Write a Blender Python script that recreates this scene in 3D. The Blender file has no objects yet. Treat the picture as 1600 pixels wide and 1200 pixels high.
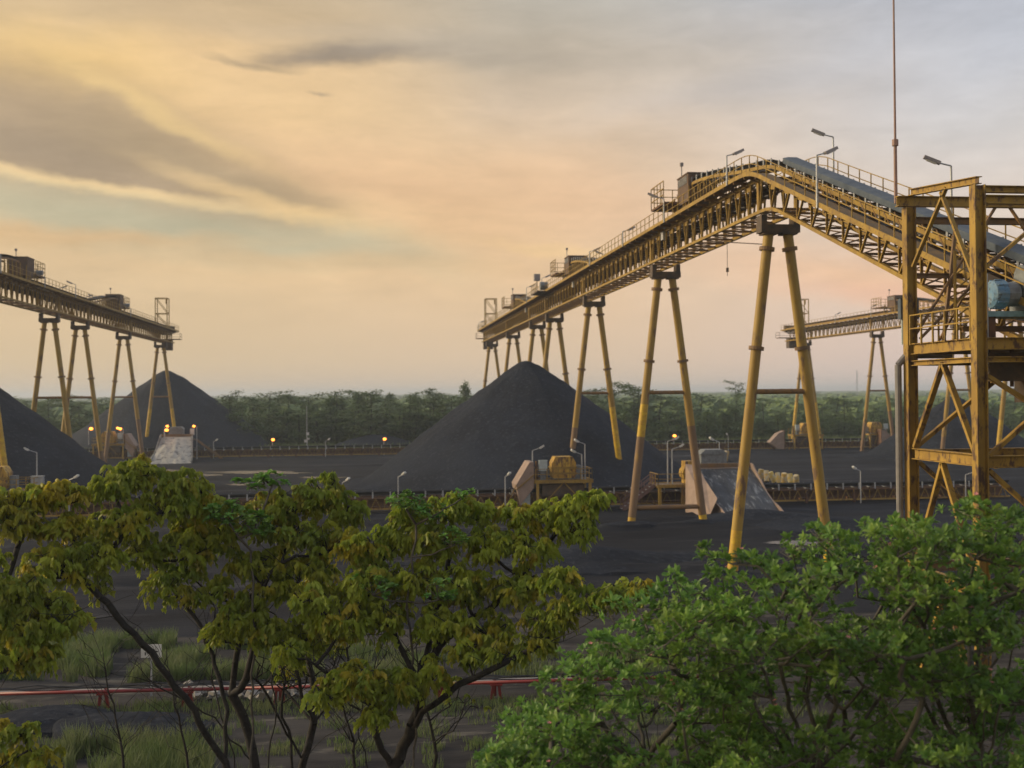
import bpy, bmesh, math, random
from mathutils import Vector, Matrix, noise, Quaternion
R = random.Random(11)
S = bpy.context.scene
COL = S.collection
rad = math.radians
# ------------------------------------------------------------------ camera
FPX = 1800.0
YAW, PITCH, ROLL = rad(7.09), rad(0.484), rad(-0.487)
CAM = Vector((0, 0, 11.4))
cam_d = bpy.data.cameras.new('camera'); cam = bpy.data.objects.new('camera', cam_d); COL.objects.link(cam)
CM = Matrix.Rotation(-YAW, 4, 'Z') @ Matrix.Rotation(rad(90) + PITCH, 4, 'X') @ Matrix.Rotation(ROLL, 4, 'Z')
cam.matrix_world = Matrix.Translation(CAM) @ CM
cam_d.sensor_width = 36; cam_d.lens = FPX / 1600 * 36
cam_d.clip_start = .5; cam_d.clip_end = 30000
cam_d.dof.use_dof = True; cam_d.dof.focus_distance = 31; cam_d.dof.aperture_fstop = 0.95
S.camera = cam
CR = CM.to_3x3(); FWD = Vector((math.sin(YAW), math.cos(YAW), 0))
def P(px, py, D):
    """world point seen at photo pixel (px, py) at depth D metres ahead of the camera"""
    d = CR @ Vector(((px - 800) / FPX, (600 - py) / FPX, -1)); return CAM + d * (D / d.dot(FWD))
def G(px, py, z=0):
    d = CR @ Vector(((px - 800) / FPX, (600 - py) / FPX, -1)); return CAM + d * ((z - CAM.z) / d.z)
def XY(px, wy):
    """world x of the photo column px on the line y = wy"""
    t = math.tan(YAW + math.atan((px - 800) / FPX)); return t * wy
# ------------------------------------------------------------------ light
S.view_settings.view_transform = 'Standard'; S.view_settings.look = 'None'
S.view_settings.exposure = 0.22; S.view_settings.gamma = 1; S.view_settings.use_curve_mapping = False
SUN_EL, SUN_AZ = rad(20), rad(-78) + YAW          # azimuth from +Y, clockwise
def lin(c):
    return tuple(((v / 255) / 12.92 if v / 255 <= .04045 else ((v / 255 + .055) / 1.055) ** 2.4) for v in c)
W = bpy.data.worlds.new('World'); S.world = W; W.use_nodes = True
WT = W.node_tree; WT.nodes.clear()
class N:
    T = WT
    def __init__(s, k): s.s = k
    @staticmethod
    def m(op, *a):
        n = N.T.nodes.new('ShaderNodeMath'); n.operation = op
        for i, v in enumerate(a):
            if isinstance(v, N): N.T.links.new(v.s, n.inputs[i])
            else: n.inputs[i].default_value = v
        return N(n.outputs[0])
    def __add__(s, o): return N.m('ADD', s, o)
    __radd__ = __add__
    def __sub__(s, o): return N.m('SUBTRACT', s, o)
    def __rsub__(s, o): return N.m('SUBTRACT', o, s)
    def __mul__(s, o): return N.m('MULTIPLY', s, o)
    __rmul__ = __mul__
    def __truediv__(s, o): return N.m('DIVIDE', s, o)
def sstep(v, a, b):
    n = N.T.nodes.new('ShaderNodeMapRange'); n.interpolation_type = 'SMOOTHSTEP'
    N.T.links.new(v.s, n.inputs[0]); n.inputs[1].default_value = a; n.inputs[2].default_value = b
    return N(n.outputs[0])
def mixc(f, a, b):
    n = N.T.nodes.new('ShaderNodeMix'); n.data_type = 'RGBA'
    for i, v in ((0, f), (6, a), (7, b)):
        if isinstance(v, N): N.T.links.new(v.s, n.inputs[i])
        elif i == 0: n.inputs[0].default_value = v
        else: n.inputs[i].default_value = (*v, 1)
    return N(n.outputs[2])
def ramp(v, pts, lo, hi):
    n = N.T.nodes.new('ShaderNodeValToRGB'); N.T.links.new(((v - lo) * (1 / (hi - lo))).s, n.inputs[0])
    e = n.color_ramp.elements
    while len(e) > 1: e.remove(e[-1])
    for i, (p, c) in enumerate(pts):
        x = e[0] if i == 0 else e.new((p - lo) / (hi - lo))
        x.position = (p - lo) / (hi - lo); x.color = (*lin(c), 1)
    return N(n.outputs[0])
tc = WT.nodes.new('ShaderNodeTexCoord')
mp = WT.nodes.new('ShaderNodeMapping'); mp.inputs['Rotation'].default_value = (0, 0, YAW)
WT.links.new(tc.outputs['Generated'], mp.inputs['Vector'])
sp = WT.nodes.new('ShaderNodeSeparateXYZ'); WT.links.new(mp.outputs[0], sp.inputs[0])
X_, Y_, Z_ = (N(sp.outputs[i]) for i in range(3))
U0 = N.m('ARCTAN2', X_, Y_) * 1860.0
V0 = N.m('ARCSINE', Z_) * 1830.0
cb = WT.nodes.new('ShaderNodeCombineXYZ')
for i, q in enumerate((U0 * .001, V0 * .001, U0 * 0.0)): WT.links.new(q.s, cb.inputs[i])
def wnoise(sx, sy, off, det=5, ro=.55, rot=0, dist=0):
    m_ = WT.nodes.new('ShaderNodeMapping'); m_.inputs['Scale'].default_value = (sx, sy, 1); m_.inputs['Location'].default_value = (off, off * .7, off)
    m_.inputs['Rotation'].default_value = (0, 0, rot)
    WT.links.new(cb.outputs[0], m_.inputs[0])
    n = WT.nodes.new('ShaderNodeTexNoise'); n.inputs['Scale'].default_value = 1; n.inputs['Detail'].default_value = det
    n.inputs['Roughness'].default_value = ro; n.inputs['Distortion'].default_value = dist
    WT.links.new(m_.outputs[0], n.inputs['Vector']); return N(n.outputs[0]) - .5
U = U0 + wnoise(3, 5, 3.1, 6) * 210.0
V = V0 + wnoise(3.5, 7, 9.7, 7, .6) * 85.0
def blob(px, py, rx, ry, rot=0, soft=1.0, k=1.0):
    """soft elliptical patch of cloud in angular units; rot in degrees, down to the right positive"""
    a = rad(rot); dx = U - (px - 800.0); dy = V - (612.0 - py)
    p = (dx * math.cos(a) - dy * math.sin(a)) * (1 / rx); q = (dx * math.sin(a) + dy * math.cos(a)) * (1 / ry)
    r = N.m('SQRT', p * p + q * q)
    return sstep(r, 1.0 + soft, 1.0 - soft) * k
left = ramp(V0 + wnoise(2, 4, 5) * 60.0, [(0, (212, 188, 158)), (50, (218, 192, 155)), (150, (220, 191, 151)), (230, (220, 188, 144)), (330, (222, 190, 146)), (420, (232, 196, 142)), (520, (232, 196, 144)), (600, (208, 180, 138)), (800, (190, 182, 172)), (1400, (180, 186, 200))], 0, 1400)
mid = ramp(V0 + wnoise(2, 4, 7) * 60.0, [(0, (216, 193, 168)), (50, (223, 196, 165)), (160, (228, 196, 160)), (300, (232, 194, 152)), (420, (224, 196, 164)), (520, (196, 180, 158)), (600, (190, 182, 168)), (800, (186, 186, 190)), (1400, (180, 186, 200))], 0, 1400)
right = ramp(V0 + wnoise(2, 4, 1) * 60.0, [(0, (214, 196, 187)), (50, (222, 198, 186)), (150, (229, 204, 186)), (260, (222, 206, 192)), (380, (210, 205, 202)), (520, (196, 200, 210)), (620, (182, 190, 206)), (800, (184, 190, 204)), (1400, (180, 186, 200))], 0, 1400)
c = mixc(sstep(U0, -560.0, 60.0), left, mid)
c = mixc(sstep(U0, 0.0, 760.0), c, right)
for (b, colr) in [
    (blob(330, 190, 420, 150, 22, .8, .65), (240, 204, 150)),
    (blob(560, 240, 300, 120, 24, .9, .4), (232, 196, 150)),
    (blob(40, 110, 210, 80, 10, .8, .8), (246, 206, 136)),
    (blob(150, 30, 480, 50, -3, .9, .7), (200, 176, 142)),
    (blob(120, 235, 330, 88, 14, .6, .85), (172, 150, 124)),
    (blob(60, 250, 180, 40, 4, .9, .5), (158, 140, 118)),
    (blob(330, 270, 190, 42, 17, .6, .75), (180, 156, 122)),
    (blob(260, 190, 150, 12, 24, .9, .5), (250, 214, 146)),
    (blob(560, 288, 200, 16, 12, .9, .5), (206, 172, 132)),
    (blob(90, 296, 330, 9, 4, .8, .9), (246, 212, 156)),
    (blob(430, 318, 160, 12, 16, .9, .8), (240, 204, 148)),
    (blob(200, 350, 420, 36, 5, .7, .75), (186, 182, 154)),
    (blob(520, 375, 170, 22, 14, .9, .4), (192, 182, 152)),
    (blob(660, 330, 240, 50, 24, .9, .5), (234, 192, 148)),
    (blob(80, 372, 240, 12, -2, .9, .7), (216, 178, 130)),
    (blob(420, 392, 340, 14, 4, .95, .5), (220, 184, 138)),
    (blob(540, 94, 110, 16, -4, .8, .9), (148, 134, 118)),
    (blob(420, 112, 60, 5, 8, .9, .6), (168, 148, 120)),
    (blob(760, 80, 300, 22, 3, .95, .6), (176, 164, 148)),
    (blob(514, 149, 12, 3, 5, .8, .6), (170, 150, 125)),
    (blob(880, 384, 120, 9, 5, .9, .6), (244, 206, 150)),
    (blob(850, 300, 260, 50, 10, 1.0, .4), (232, 190, 154)),
    (blob(1330, 438, 190, 34, 8, .9, .75), (240, 194, 154)),
    (blob(1420, 470, 160, 18, 4, .9, .5), (236, 184, 156)),
    (blob(1150, 120, 380, 60, -8, 1.0, .35), (206, 194, 180)),
    (blob(1380, 90, 300, 30, -14, 1.0, .35), (184, 186, 194)),
]: c = mixc(b, c, lin(colr))
tex = wnoise(4.5, 13, 2.2, 8, .62, -.18, .4)
tex2 = wnoise(10, 42, 4.2, 7, .6, .08, .6)
low = sstep(V0, 40.0, 220.0)
gain = 1.0 + (tex * .44 + tex2 * .2) * low
vm = WT.nodes.new('ShaderNodeVectorMath'); vm.operation = 'SCALE'
WT.links.new(c.s, vm.inputs[0]); WT.links.new(gain.s, vm.inputs['Scale'])
sky = WT.nodes.new('ShaderNodeTexSky'); sky.sky_type = 'NISHITA'; sky.sun_disc = False
sky.sun_elevation = SUN_EL; sky.sun_rotation = SUN_AZ; sky.air_density = 1.2; sky.dust_density = 3
b1 = WT.nodes.new('ShaderNodeBackground'); WT.links.new(sky.outputs[0], b1.inputs[0]); b1.inputs[1].default_value = .09
b2 = WT.nodes.new('ShaderNodeBackground'); WT.links.new(vm.outputs[0], b2.inputs[0]); b2.inputs[1].default_value = .90
ms = WT.nodes.new('ShaderNodeMixShader'); ms.inputs[0].default_value = .95
WT.links.new(b1.outputs[0], ms.inputs[1]); WT.links.new(b2.outputs[0], ms.inputs[2])
wo = WT.nodes.new('ShaderNodeOutputWorld'); WT.links.new(ms.outputs[0], wo.inputs[0])
sl = bpy.data.lights.new('sun', 'SUN'); sl.energy = 3.4; sl.angle = rad(25); sl.color = (1, .80, .52)
so = bpy.data.objects.new('sun', sl); COL.objects.link(so)
sd = Vector((math.sin(SUN_AZ) * math.cos(SUN_EL), math.cos(SUN_AZ) * math.cos(SUN_EL), math.sin(SUN_EL)))
so.rotation_euler = sd.to_track_quat('Z', 'Y').to_euler()
# ------------------------------------------------------------------ materials
def mat(name, c1, c2=None, scale=3, rough=.7, metal=0, bump=0, bscale=20, c3=None, f3=.62, s3=None, stretch=(1, 1, 1), spec=.4, trans=0, emit=None, estr=0, rnd=0, lo=.35, hi=.65, detail=6, world=False):
    m = bpy.data.materials.new(name); m.use_nodes = True; t = m.node_tree; b = t.nodes['Principled BSDF']
    b.inputs['Roughness'].default_value = rough; b.inputs['Metallic'].default_value = metal
    b.inputs['Specular IOR Level'].default_value = spec
    b.inputs['Base Color'].default_value = (*c1, 1)
    tcn = t.nodes.new('ShaderNodeTexCoord'); mpn = t.nodes.new('ShaderNodeMapping'); mpn.inputs['Scale'].default_value = stretch
    if world:
        g = t.nodes.new('ShaderNodeNewGeometry'); t.links.new(g.outputs['Position'], mpn.inputs[0])
    else: t.links.new(tcn.outputs['Object'], mpn.inputs[0])
    def nz(sc, det=detail, r=.6):
        n = t.nodes.new('ShaderNodeTexNoise'); n.inputs['Scale'].default_value = sc; n.inputs['Detail'].default_value = det; n.inputs['Roughness'].default_value = r
        t.links.new(mpn.outputs[0], n.inputs['Vector']); return n.outputs[0]
    def mr(v, a, bb):
        n = t.nodes.new('ShaderNodeMapRange'); n.inputs[1].default_value = a; n.inputs[2].default_value = bb; n.interpolation_type = 'SMOOTHSTEP'
        t.links.new(v, n.inputs[0]); return n.outputs[0]
    def mx(f, a, bb):
        n = t.nodes.new('ShaderNodeMix'); n.data_type = 'RGBA'; t.links.new(f, n.inputs[0])
        for i, v in ((6, a), (7, bb)):
            if isinstance(v, tuple): n.inputs[i].default_value = (*v, 1)
            else: t.links.new(v, n.inputs[i])
        return n.outputs[2]
    cur = None
    if c2:
        cur = mx(mr(nz(scale), lo, hi), c1, c2)
        if c3: cur = mx(mr(nz(s3 or scale * 2.7, 8, .7), f3 - .05, f3 + .07), cur, c3)
    if rnd:
        oi = t.nodes.new('ShaderNodeObjectInfo'); hs = t.nodes.new('ShaderNodeHueSaturation')
        a = t.nodes.new('ShaderNodeMapRange'); a.inputs[3].default_value = 1 - rnd; a.inputs[4].default_value = 1 + rnd
        t.links.new(oi.outputs['Random'], a.inputs[0]); t.links.new(a.outputs[0], hs.inputs['Value'])
        a2 = t.nodes.new('ShaderNodeMapRange'); a2.inputs[3].default_value = .5 - rnd * .07; a2.inputs[4].default_value = .5 + rnd * .07
        ml = t.nodes.new('ShaderNodeMath'); ml.operation = 'FRACT'; m2 = t.nodes.new('ShaderNodeMath'); m2.operation = 'MULTIPLY'; m2.inputs[1].default_value = 17.3
        t.links.new(oi.outputs['Random'], m2.inputs[0]); t.links.new(m2.outputs[0], ml.inputs[0]); t.links.new(ml.outputs[0], a2.inputs[0]); t.links.new(a2.outputs[0], hs.inputs['Hue'])
        if cur: t.links.new(cur, hs.inputs['Color'])
        else: hs.inputs['Color'].default_value = (*c1, 1)
        cur = hs.outputs[0]
    if cur: t.links.new(cur, b.inputs['Base Color'])
    if bump:
        bn = t.nodes.new('ShaderNodeBump'); bn.inputs['Strength'].default_value = 1; bn.inputs['Distance'].default_value = bump
        t.links.new(nz(bscale, 8, .7), bn.inputs['Height']); t.links.new(bn.outputs[0], b.inputs['Normal'])
    if emit:
        b.inputs['Emission Color'].default_value = (*emit, 1); b.inputs['Emission Strength'].default_value = estr
    if trans:
        tr = t.nodes.new('ShaderNodeBsdfTranslucent')
        if cur: t.links.new(cur, tr.inputs[0])
        else: tr.inputs[0].default_value = (*c1, 1)
        mxs = t.nodes.new('ShaderNodeMixShader'); mxs.inputs[0].default_value = trans
        t.links.new(b.outputs[0], mxs.inputs[1]); t.links.new(tr.outputs[0], mxs.inputs[2])
        t.links.new(mxs.outputs[0], t.nodes['Material Output'].inputs[0])
    return m
M = {}
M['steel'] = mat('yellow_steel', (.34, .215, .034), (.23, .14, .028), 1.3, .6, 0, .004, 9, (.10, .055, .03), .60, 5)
M['leg'] = mat('yellow_leg_paint', (.40, .26, .045), (.29, .18, .038), .35, .6, 0, .004, 6, (.15, .09, .05), .57, 1.3, (1, 1, .35))
M['leg_bright'] = mat('bright_yellow_paint', (.60, .40, .02), (.46, .27, .03), 2.0, .5, 0, .003, 6, (.2, .12, .04), .64, 4)
M['tower'] = mat('weathered_tower_paint', (.36, .225, .036), (.25, .15, .03), 1.2, .65, 0, .004, 6, (.09, .05, .03), .55, 2.6, (1, 1, .45))
M['leg_brown'] = mat('dust_stained_leg_paint', (.24, .155, .085), (.17, .105, .06), .35, .75, 0, .003, 6, (.34, .21, .05), .62, 1.2, (1, 1, .35))
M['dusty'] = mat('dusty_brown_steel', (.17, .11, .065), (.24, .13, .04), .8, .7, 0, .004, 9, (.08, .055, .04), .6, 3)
M['rust'] = mat('rusty_steel', (.16, .08, .04), (.09, .05, .035), 2.5, .8, 0, .006, 12, (.34, .19, .04), .6, 5)
M['darksteel'] = mat('dark_dusty_steel', (.07, .055, .045), (.12, .08, .05), 2, .75, 0, .003, 8)
M['grating'] = mat('walkway_grating', (.13, .10, .065), (.2, .13, .06), 1.5, .8)
M['rubber'] = mat('black_rubber', (.018, .018, .020), (.03, .03, .032), 1, .6)
M['hood'] = mat('blue_grey_hood_sheet', (.062, .082, .11), (.085, .105, .13), 1.5, .8, 0, .004, 4, (.16, .15, .14), .64, 6)
M['galv'] = mat('galvanised_pole', (.42, .43, .44), (.32, .33, .34), 3, .5, .2)
M['lampgrey'] = mat('lamp_housing', (.30, .27, .27), (.22, .20, .20), 5, .5)
M['white'] = mat('white_painted_metal', (.66, .66, .63), (.5, .5, .47), 2, .5)
M['tan'] = mat('tan_dusty_sheeting', (.34, .25, .20), (.26, .19, .15), .9, .8, 0, .01, 5, (.22, .17, .14), .60, 2.4)
M['tarp'] = mat('pale_tarpaulin', (.40, .38, .33), (.30, .29, .26), 1.2, .6, 0, .02, 3, (.05, .05, .055), .56, 1.1)
M['coalsheet'] = mat('coal_streaked_slope', (.028, .030, .036), (.060, .064, .072), .9, .6, 0, .08, 3, (.24, .25, .25), .57, 1.6, (1.6, .4, .4))
M['cab'] = mat('pale_cabinet', (.48, .55, .55), (.40, .45, .45), 3, .5)
M['blue'] = mat('blue_motor_paint', (.10, .22, .36), (.16, .24, .30), 5, .6, 0, .003, 9, (.08, .08, .08), .58, 6)
M['greym'] = mat('grey_machine', (.20, .22, .23), (.13, .14, .15), 3, .5)
M['pipe'] = mat('grey_pipe', (.22, .21, .20), (.16, .15, .15), 2, .5)
M['mast'] = mat('red_oxide_mast', (.30, .17, .13), (.24, .15, .12), 2, .6)
M['lit'] = mat('lit_sodium_lamp', (.9, .5, .2), emit=(1, .27, .025), estr=4.5)
M['lens'] = mat('unlit_lamp_lens', (.7, .7, .68), rough=.25)
M['red'] = mat('red_pipe_paint', (.20, .017, .02), (.15, .018, .018), 2, .45, 0, 0, 9, (.18, .05, .04), .66, 5)
M['cable'] = mat('black_cable', (.03, .03, .032), rough=.5)
M['conc'] = mat('concrete', (.32, .30, .27), (.22, .21, .19), 2, .85, 0, .01, 9)
M['drum'] = mat('yellow_drum_paint', (.62, .42, .07), (.55, .50, .36), 2, .5, rnd=.15)
M['coal'] = mat('coal', (.023, .028, .040), (.015, .018, .026), .16, .8, 0, .22, 1.8, (.044, .050, .064), .58, 2.2, spec=.06)
M['yard'] = mat('coal_yard', (.021, .023, .030), (.010, .0105, .014), .09, .75, 0, .12, 1.1, (.052, .053, .059), .60, .13, (.35, 1.7, 1), spec=.05, world=True)
M['dirt'] = mat('coal_dust_dirt', (.060, .056, .054), (.028, .027, .028), .30, .95, 0, .08, 2, (.12, .11, .095), .60, .7, (.35, 1.6, 1), spec=.06, world=True)
M['water'] = mat('puddle_water', (.03, .03, .03), rough=.24, spec=.8, bump=.06, bscale=3, world=True)
M['plain'] = mat('distant_plain', (.09, .13, .045), (.15, .19, .07), .006, .95, world=True, c3=(.035, .05, .02), f3=.55, s3=.03)
M['grassy'] = mat('grassy_strip', (.11, .16, .045), (.08, .12, .036), .2, .95, world=True, bump=.1, bscale=2, c3=(.12, .13, .05), f3=.6, s3=.6)
M['blade'] = mat('grass_blade', (.10, .155, .045), (.16, .19, .08), .5, .6, trans=.35, world=True)
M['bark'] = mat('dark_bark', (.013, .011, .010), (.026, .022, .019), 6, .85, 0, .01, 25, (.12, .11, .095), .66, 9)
M['bark2'] = mat('grey_bark', (.10, .09, .075), (.06, .052, .042), 6, .85, 0, .01, 25)
M['leafA'] = mat('olive_leaf', (.33, .36, .036), (.21, .27, .032), .9, .5, trans=.42, rnd=.18, world=True, c3=(.42, .38, .035), f3=.62, s3=.6, spec=.3)
M['leafB'] = mat('yellowing_leaf', (.40, .33, .03), (.28, .29, .03), .9, .5, trans=.38, rnd=.16, world=True, spec=.3)
M['leafC'] = mat('bright_green_leaf', (.09, .21, .035), (.15, .28, .04), .9, .45, trans=.35, rnd=.25, world=True)
M['leafS'] = mat('shrub_leaf', (.17, .285, .050), (.095, .18, .036), .8, .5, trans=.38, rnd=.2, world=True, c3=(.28, .38, .07), f3=.60, s3=1.1)
M['petal'] = mat('pink_petal', (.65, .25, .24), rough=.6, trans=.3)
M['leafT'] = mat('far_dark_leaf', (.11, .165, .055), (.07, .115, .042), .22, .8, world=True, trans=.25, c3=(.13, .17, .05), f3=.60, s3=.5)
M['leafF'] = mat('far_wood_leaf', (.085, .135, .05), (.13, .18, .06), .012, .9, world=True, c3=(.055, .09, .04), f3=.55, s3=.08)
# ------------------------------------------------------------------ mesh tools
class MB:
    def __init__(s): s.v = []; s.f = []
    def add(s, vs, fs):
        o = len(s.v); s.v += [tuple(v) for v in vs]; s.f += [tuple(i + o for i in f) for f in fs]; return s
    def box(s, c, d, rz=0, m=None):
        x, y, z = d[0] / 2, d[1] / 2, d[2] / 2; c = Vector(c)
        vs = [Vector((a * x, b * y, e * z)) for a in (-1, 1) for b in (-1, 1) for e in (-1, 1)]
        r = m or Matrix.Rotation(rz, 3, 'Z')
        return s.add([c + r @ v for v in vs], [(0, 1, 3, 2), (4, 6, 7, 5), (0, 4, 5, 1), (2, 3, 7, 6), (0, 2, 6, 4), (1, 5, 7, 3)])
    def beam(s, a, b, w, h=None, up=(0, 0, 1)):
        a = Vector(a); b = Vector(b); h = h or w; d = (b - a); L = d.length
        if L < 1e-6: return s
        d /= L; u = Vector(up)
        if abs(d.dot(u)) > .98: u = Vector((1, 0, 0))
        sx = d.cross(u).normalized(); sz = sx.cross(d)
        return s.box((a + b) / 2, (w, L, h), m=Matrix((sx, d, sz)).transposed())
    def ibeam(s, a, b, w, h, t=.03, up=(0, 0, 1)):
        a = Vector(a); b = Vector(b); d = (b - a).normalized(); u = Vector(up)
        if abs(d.dot(u)) > .98: u = Vector((1, 0, 0))
        sx = d.cross(u).normalized(); sz = sx.cross(d)
        s.beam(a + sz * (h / 2 - t / 2), b + sz * (h / 2 - t / 2), w, t, up); s.beam(a - sz * (h / 2 - t / 2), b - sz * (h / 2 - t / 2), w, t, up)
        return s.beam(a, b, t, h - 2 * t - .002, up)
    def tube(s, a, b, r0, r1=None, n=8, caps=True):
        a = Vector(a); b = Vector(b); r1 = r0 if r1 is None else r1; d = b - a
        if d.length < 1e-6: return s
        d.normalize(); u = Vector((0, 0, 1)) if abs(d.z) < .9 else Vector((1, 0, 0))
        x = d.cross(u).normalized(); y = d.cross(x)
        vs = []
        for c_, r in ((a, r0), (b, r1)):
            for i in range(n):
                t = 2 * math.pi * i / n; vs.append(c_ + (x * math.cos(t) + y * math.sin(t)) * r)
        fs = [(i, (i + 1) % n, n + (i + 1) % n, n + i) for i in range(n)]
        if caps: fs += [tuple(range(n))[::-1], tuple(range(n, 2 * n))]
        return s.add(vs, fs)
    def poly(s, pts, r, n=6):
        for a, b in zip(pts, pts[1:]): s.tube(a, b, r, n=n)
        return s
    def prism(s, pts, d):
        """extrude polygon pts by vector d"""
        n = len(pts); d = Vector(d); p = [Vector(q) for q in pts]
        return s.add(p + [q + d for q in p], [tuple(range(n))[::-1], tuple(range(n, 2 * n))] + [(i, (i + 1) % n, n + (i + 1) % n, n + i) for i in range(n)])
    def mesh(s, name, m, smooth=False):
        me = bpy.data.meshes.new(name); me.from_pydata(s.v, [], s.f); me.update()
        if isinstance(m, str): m = M[m]
        me.materials.append(m)
        if smooth: me.polygons.foreach_set('use_smooth', [True] * len(me.polygons))
        return me
    def obj(s, name, m, parent=None, loc=(0, 0, 0), smooth=False, kind=None):
        return link(name, s.mesh(name, m, smooth), parent, loc, kind=kind)
def link(name, me, parent=None, loc=(0, 0, 0), rot=None, scale=None, kind=None):
    o = bpy.data.objects.new(name, me); COL.objects.link(o); o.location = loc
    if rot is not None: o.rotation_euler = rot
    if scale is not None: o.scale = scale if hasattr(scale, '__len__') else (scale,) * 3
    if parent: o.parent = parent
    if kind: o['kind'] = kind
    return o
def tag(o, label, cat, group=None):
    o['label'] = label; o['category'] = cat
    if group: o['group'] = group
    return o
def thing(name, label, cat, loc=(0, 0, 0), rz=0, group=None):
    o = link(name, None, None, loc, (0, 0, rz)); o.empty_display_size = .3
    return tag(o, label, cat, group)
def dup(o, parent=None):
    c_ = o.copy(); COL.objects.link(c_); c_.parent = parent
    for ch in list(kids.get(o, ())): dup(ch, c_)
    return c_
kids = {}
def index_kids():
    kids.clear()
    for o in bpy.data.objects:
        if o.parent: kids.setdefault(o.parent, []).append(o)
def fbm(x, y, z=0, o=4): return noise.fractal((x, y, z), 1.0, 2.0, o)
# ------------------------------------------------------------------ ground, coal yard, dirt
def grid(name, x0, x1, y0, y1, nx, ny, fz, m, kind='structure', smooth=True):
    vs = []; fs = []
    for j in range(ny + 1):
        for i in range(nx + 1):
            x = x0 + (x1 - x0) * i / nx; y = y0 + (y1 - y0) * j / ny; vs.append((x, y, fz(x, y)))
    for j in range(ny):
        for i in range(nx):
            a = j * (nx + 1) + i; fs.append((a, a + 1, a + nx + 2, a + nx + 1))
    mb = MB(); mb.v = vs; mb.f = fs
    return mb.obj(name, m, kind=kind, smooth=smooth)
gm = MB(); rs = [0, 60, 150, 300, 600, 1200, 2500, 4500, 6000, 7600]
for r in rs[1:]:
    for i in range(48): gm.v.append((r * math.cos(i / 24 * math.pi), r * math.sin(i / 24 * math.pi), -.7))
gm.v.append((0, 0, -.7))
for k in range(len(rs) - 2):
    for i in range(48):
        j = (i + 1) % 48; gm.f.append((k * 48 + i, k * 48 + j, k * 48 + 48 + j, k * 48 + 48 + i))
for i in range(48): gm.f.append((i, (i + 1) % 48, len(gm.v) - 1))
gm.obj('ground', 'plain', kind='structure')
PUDPX = [(340, 460, 738, 5), (298, 400, 741, 3), (360, 395, 757, 3), (455, 540, 745, 3), (1203, 1285, 848, 9), (245, 300, 735, 3)]
PUD = []
for (a_, b_, y_, t_) in PUDPX:
    p0, p1, p2, p3 = G(a_, y_), G(b_, y_), G((a_ + b_) / 2, y_ - t_ / 2), G((a_ + b_) / 2, y_ + t_ / 2)
    PUD.append(((p0.x + p1.x) / 2, (p2.y + p3.y) / 2, (p1 - p0).length / 2, max(1.5, (p2 - p3).length / 2)))
def yard_z(x, y):
    e = min(x + 175, 230 - x, y - 57 - 3 * fbm(x * .05, 3), 252 - y)
    z = (.22 if y < 125 else .12) * fbm(x * .035, y * .10, 1)
    for yc, hh in ((70, .3), (75.5, .35), (80.5, .3), (94, .35), (99.5, .3), (106, .25), (122, .3), (131, .2), (188, .3), (200, .35), (209, .3)):
        d_ = (y - yc - 2.2 * math.sin(x * .04 + yc) - 1.5 * fbm(x * .06, yc, 2, 2)) / .9
        if abs(d_) < 3: z += hh * max(0, .6 + fbm(x * .05, yc * 2, 4, 2)) * math.exp(-d_ * d_) + .10 * fbm(x * .25, y * .5, 5, 3) + .035 * fbm(x * 1.1, y * 1.4, 9, 2)
    if y < 112: z += .45 * max(0, fbm(x * .05 + 8, y * .16, 2)) * min(1, (112 - y) / 15)
    for (ux, uy, ra, rb) in PUD:
        dd = ((x - ux) / ra) ** 2 + ((y - uy) / rb) ** 2
        if dd < 14: k = math.exp(-(dd * .2) ** 2); z = z * (1 - k) - .01 * k
    return z + (min(0, e) * .25 if e < 0 else 0)
grid('coal_yard', -178, 234, 50, 256, 560, 300, yard_z, 'yard')
def dirt_z(x, y):
    z = -.05 + .10 * fbm(x * .12, y * .4, 3) + .04 * fbm(x * .7, y * 1.3, 6, 3)
    return z + min(0, 62 - y) * .12 + min(0, y - 14) * .2
grid('dirt_track', -45, 50, 10, 66, 300, 220, dirt_z, 'dirt')
grid('grass_strip', -240, 300, 236, 330, 160, 40, lambda x, y: .0 + .5 * fbm(x * .04, y * .06, 4) - max(0, 250 - y) * .05, 'grassy')
# puddles
def puddle(px0, px1, py, th, seed):
    pts = []; n = 90
    for i in range(n):
        t = 2 * math.pi * i / n
        k = max(.3, 1 + .75 * fbm(math.cos(t) * 2.4 + seed, math.sin(t) * 2.4, seed))
        x = (px0 + px1) / 2 + math.cos(t) * (px1 - px0) / 2 * k; y = py + math.sin(t) * th / 2 * k
        q = G(x, y, .03); pts.append((q.x, q.y, .03))
    mb = MB(); c0 = sum((Vector(p) for p in pts), Vector()) / n
    mb.add([c0] + [Vector(p) for p in pts], [(0, 1 + i, 1 + (i + 1) % n) for i in range(n)])
    rim = MB()
    mb.obj('puddle', 'water', kind='structure')
for a in [(338, 464, 738, 4.5, 1), (300, 350, 742, 3, 9), (360, 400, 757, 3, 2), (465, 535, 746, 2, 6), (1200, 1285, 848, 7, 3), (1235, 1262, 857, 3, 8), (245, 300, 735, 3, 4), (585, 612, 966, 8, 5), (548, 566, 1020, 16, 7)]: puddle(*a)
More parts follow.
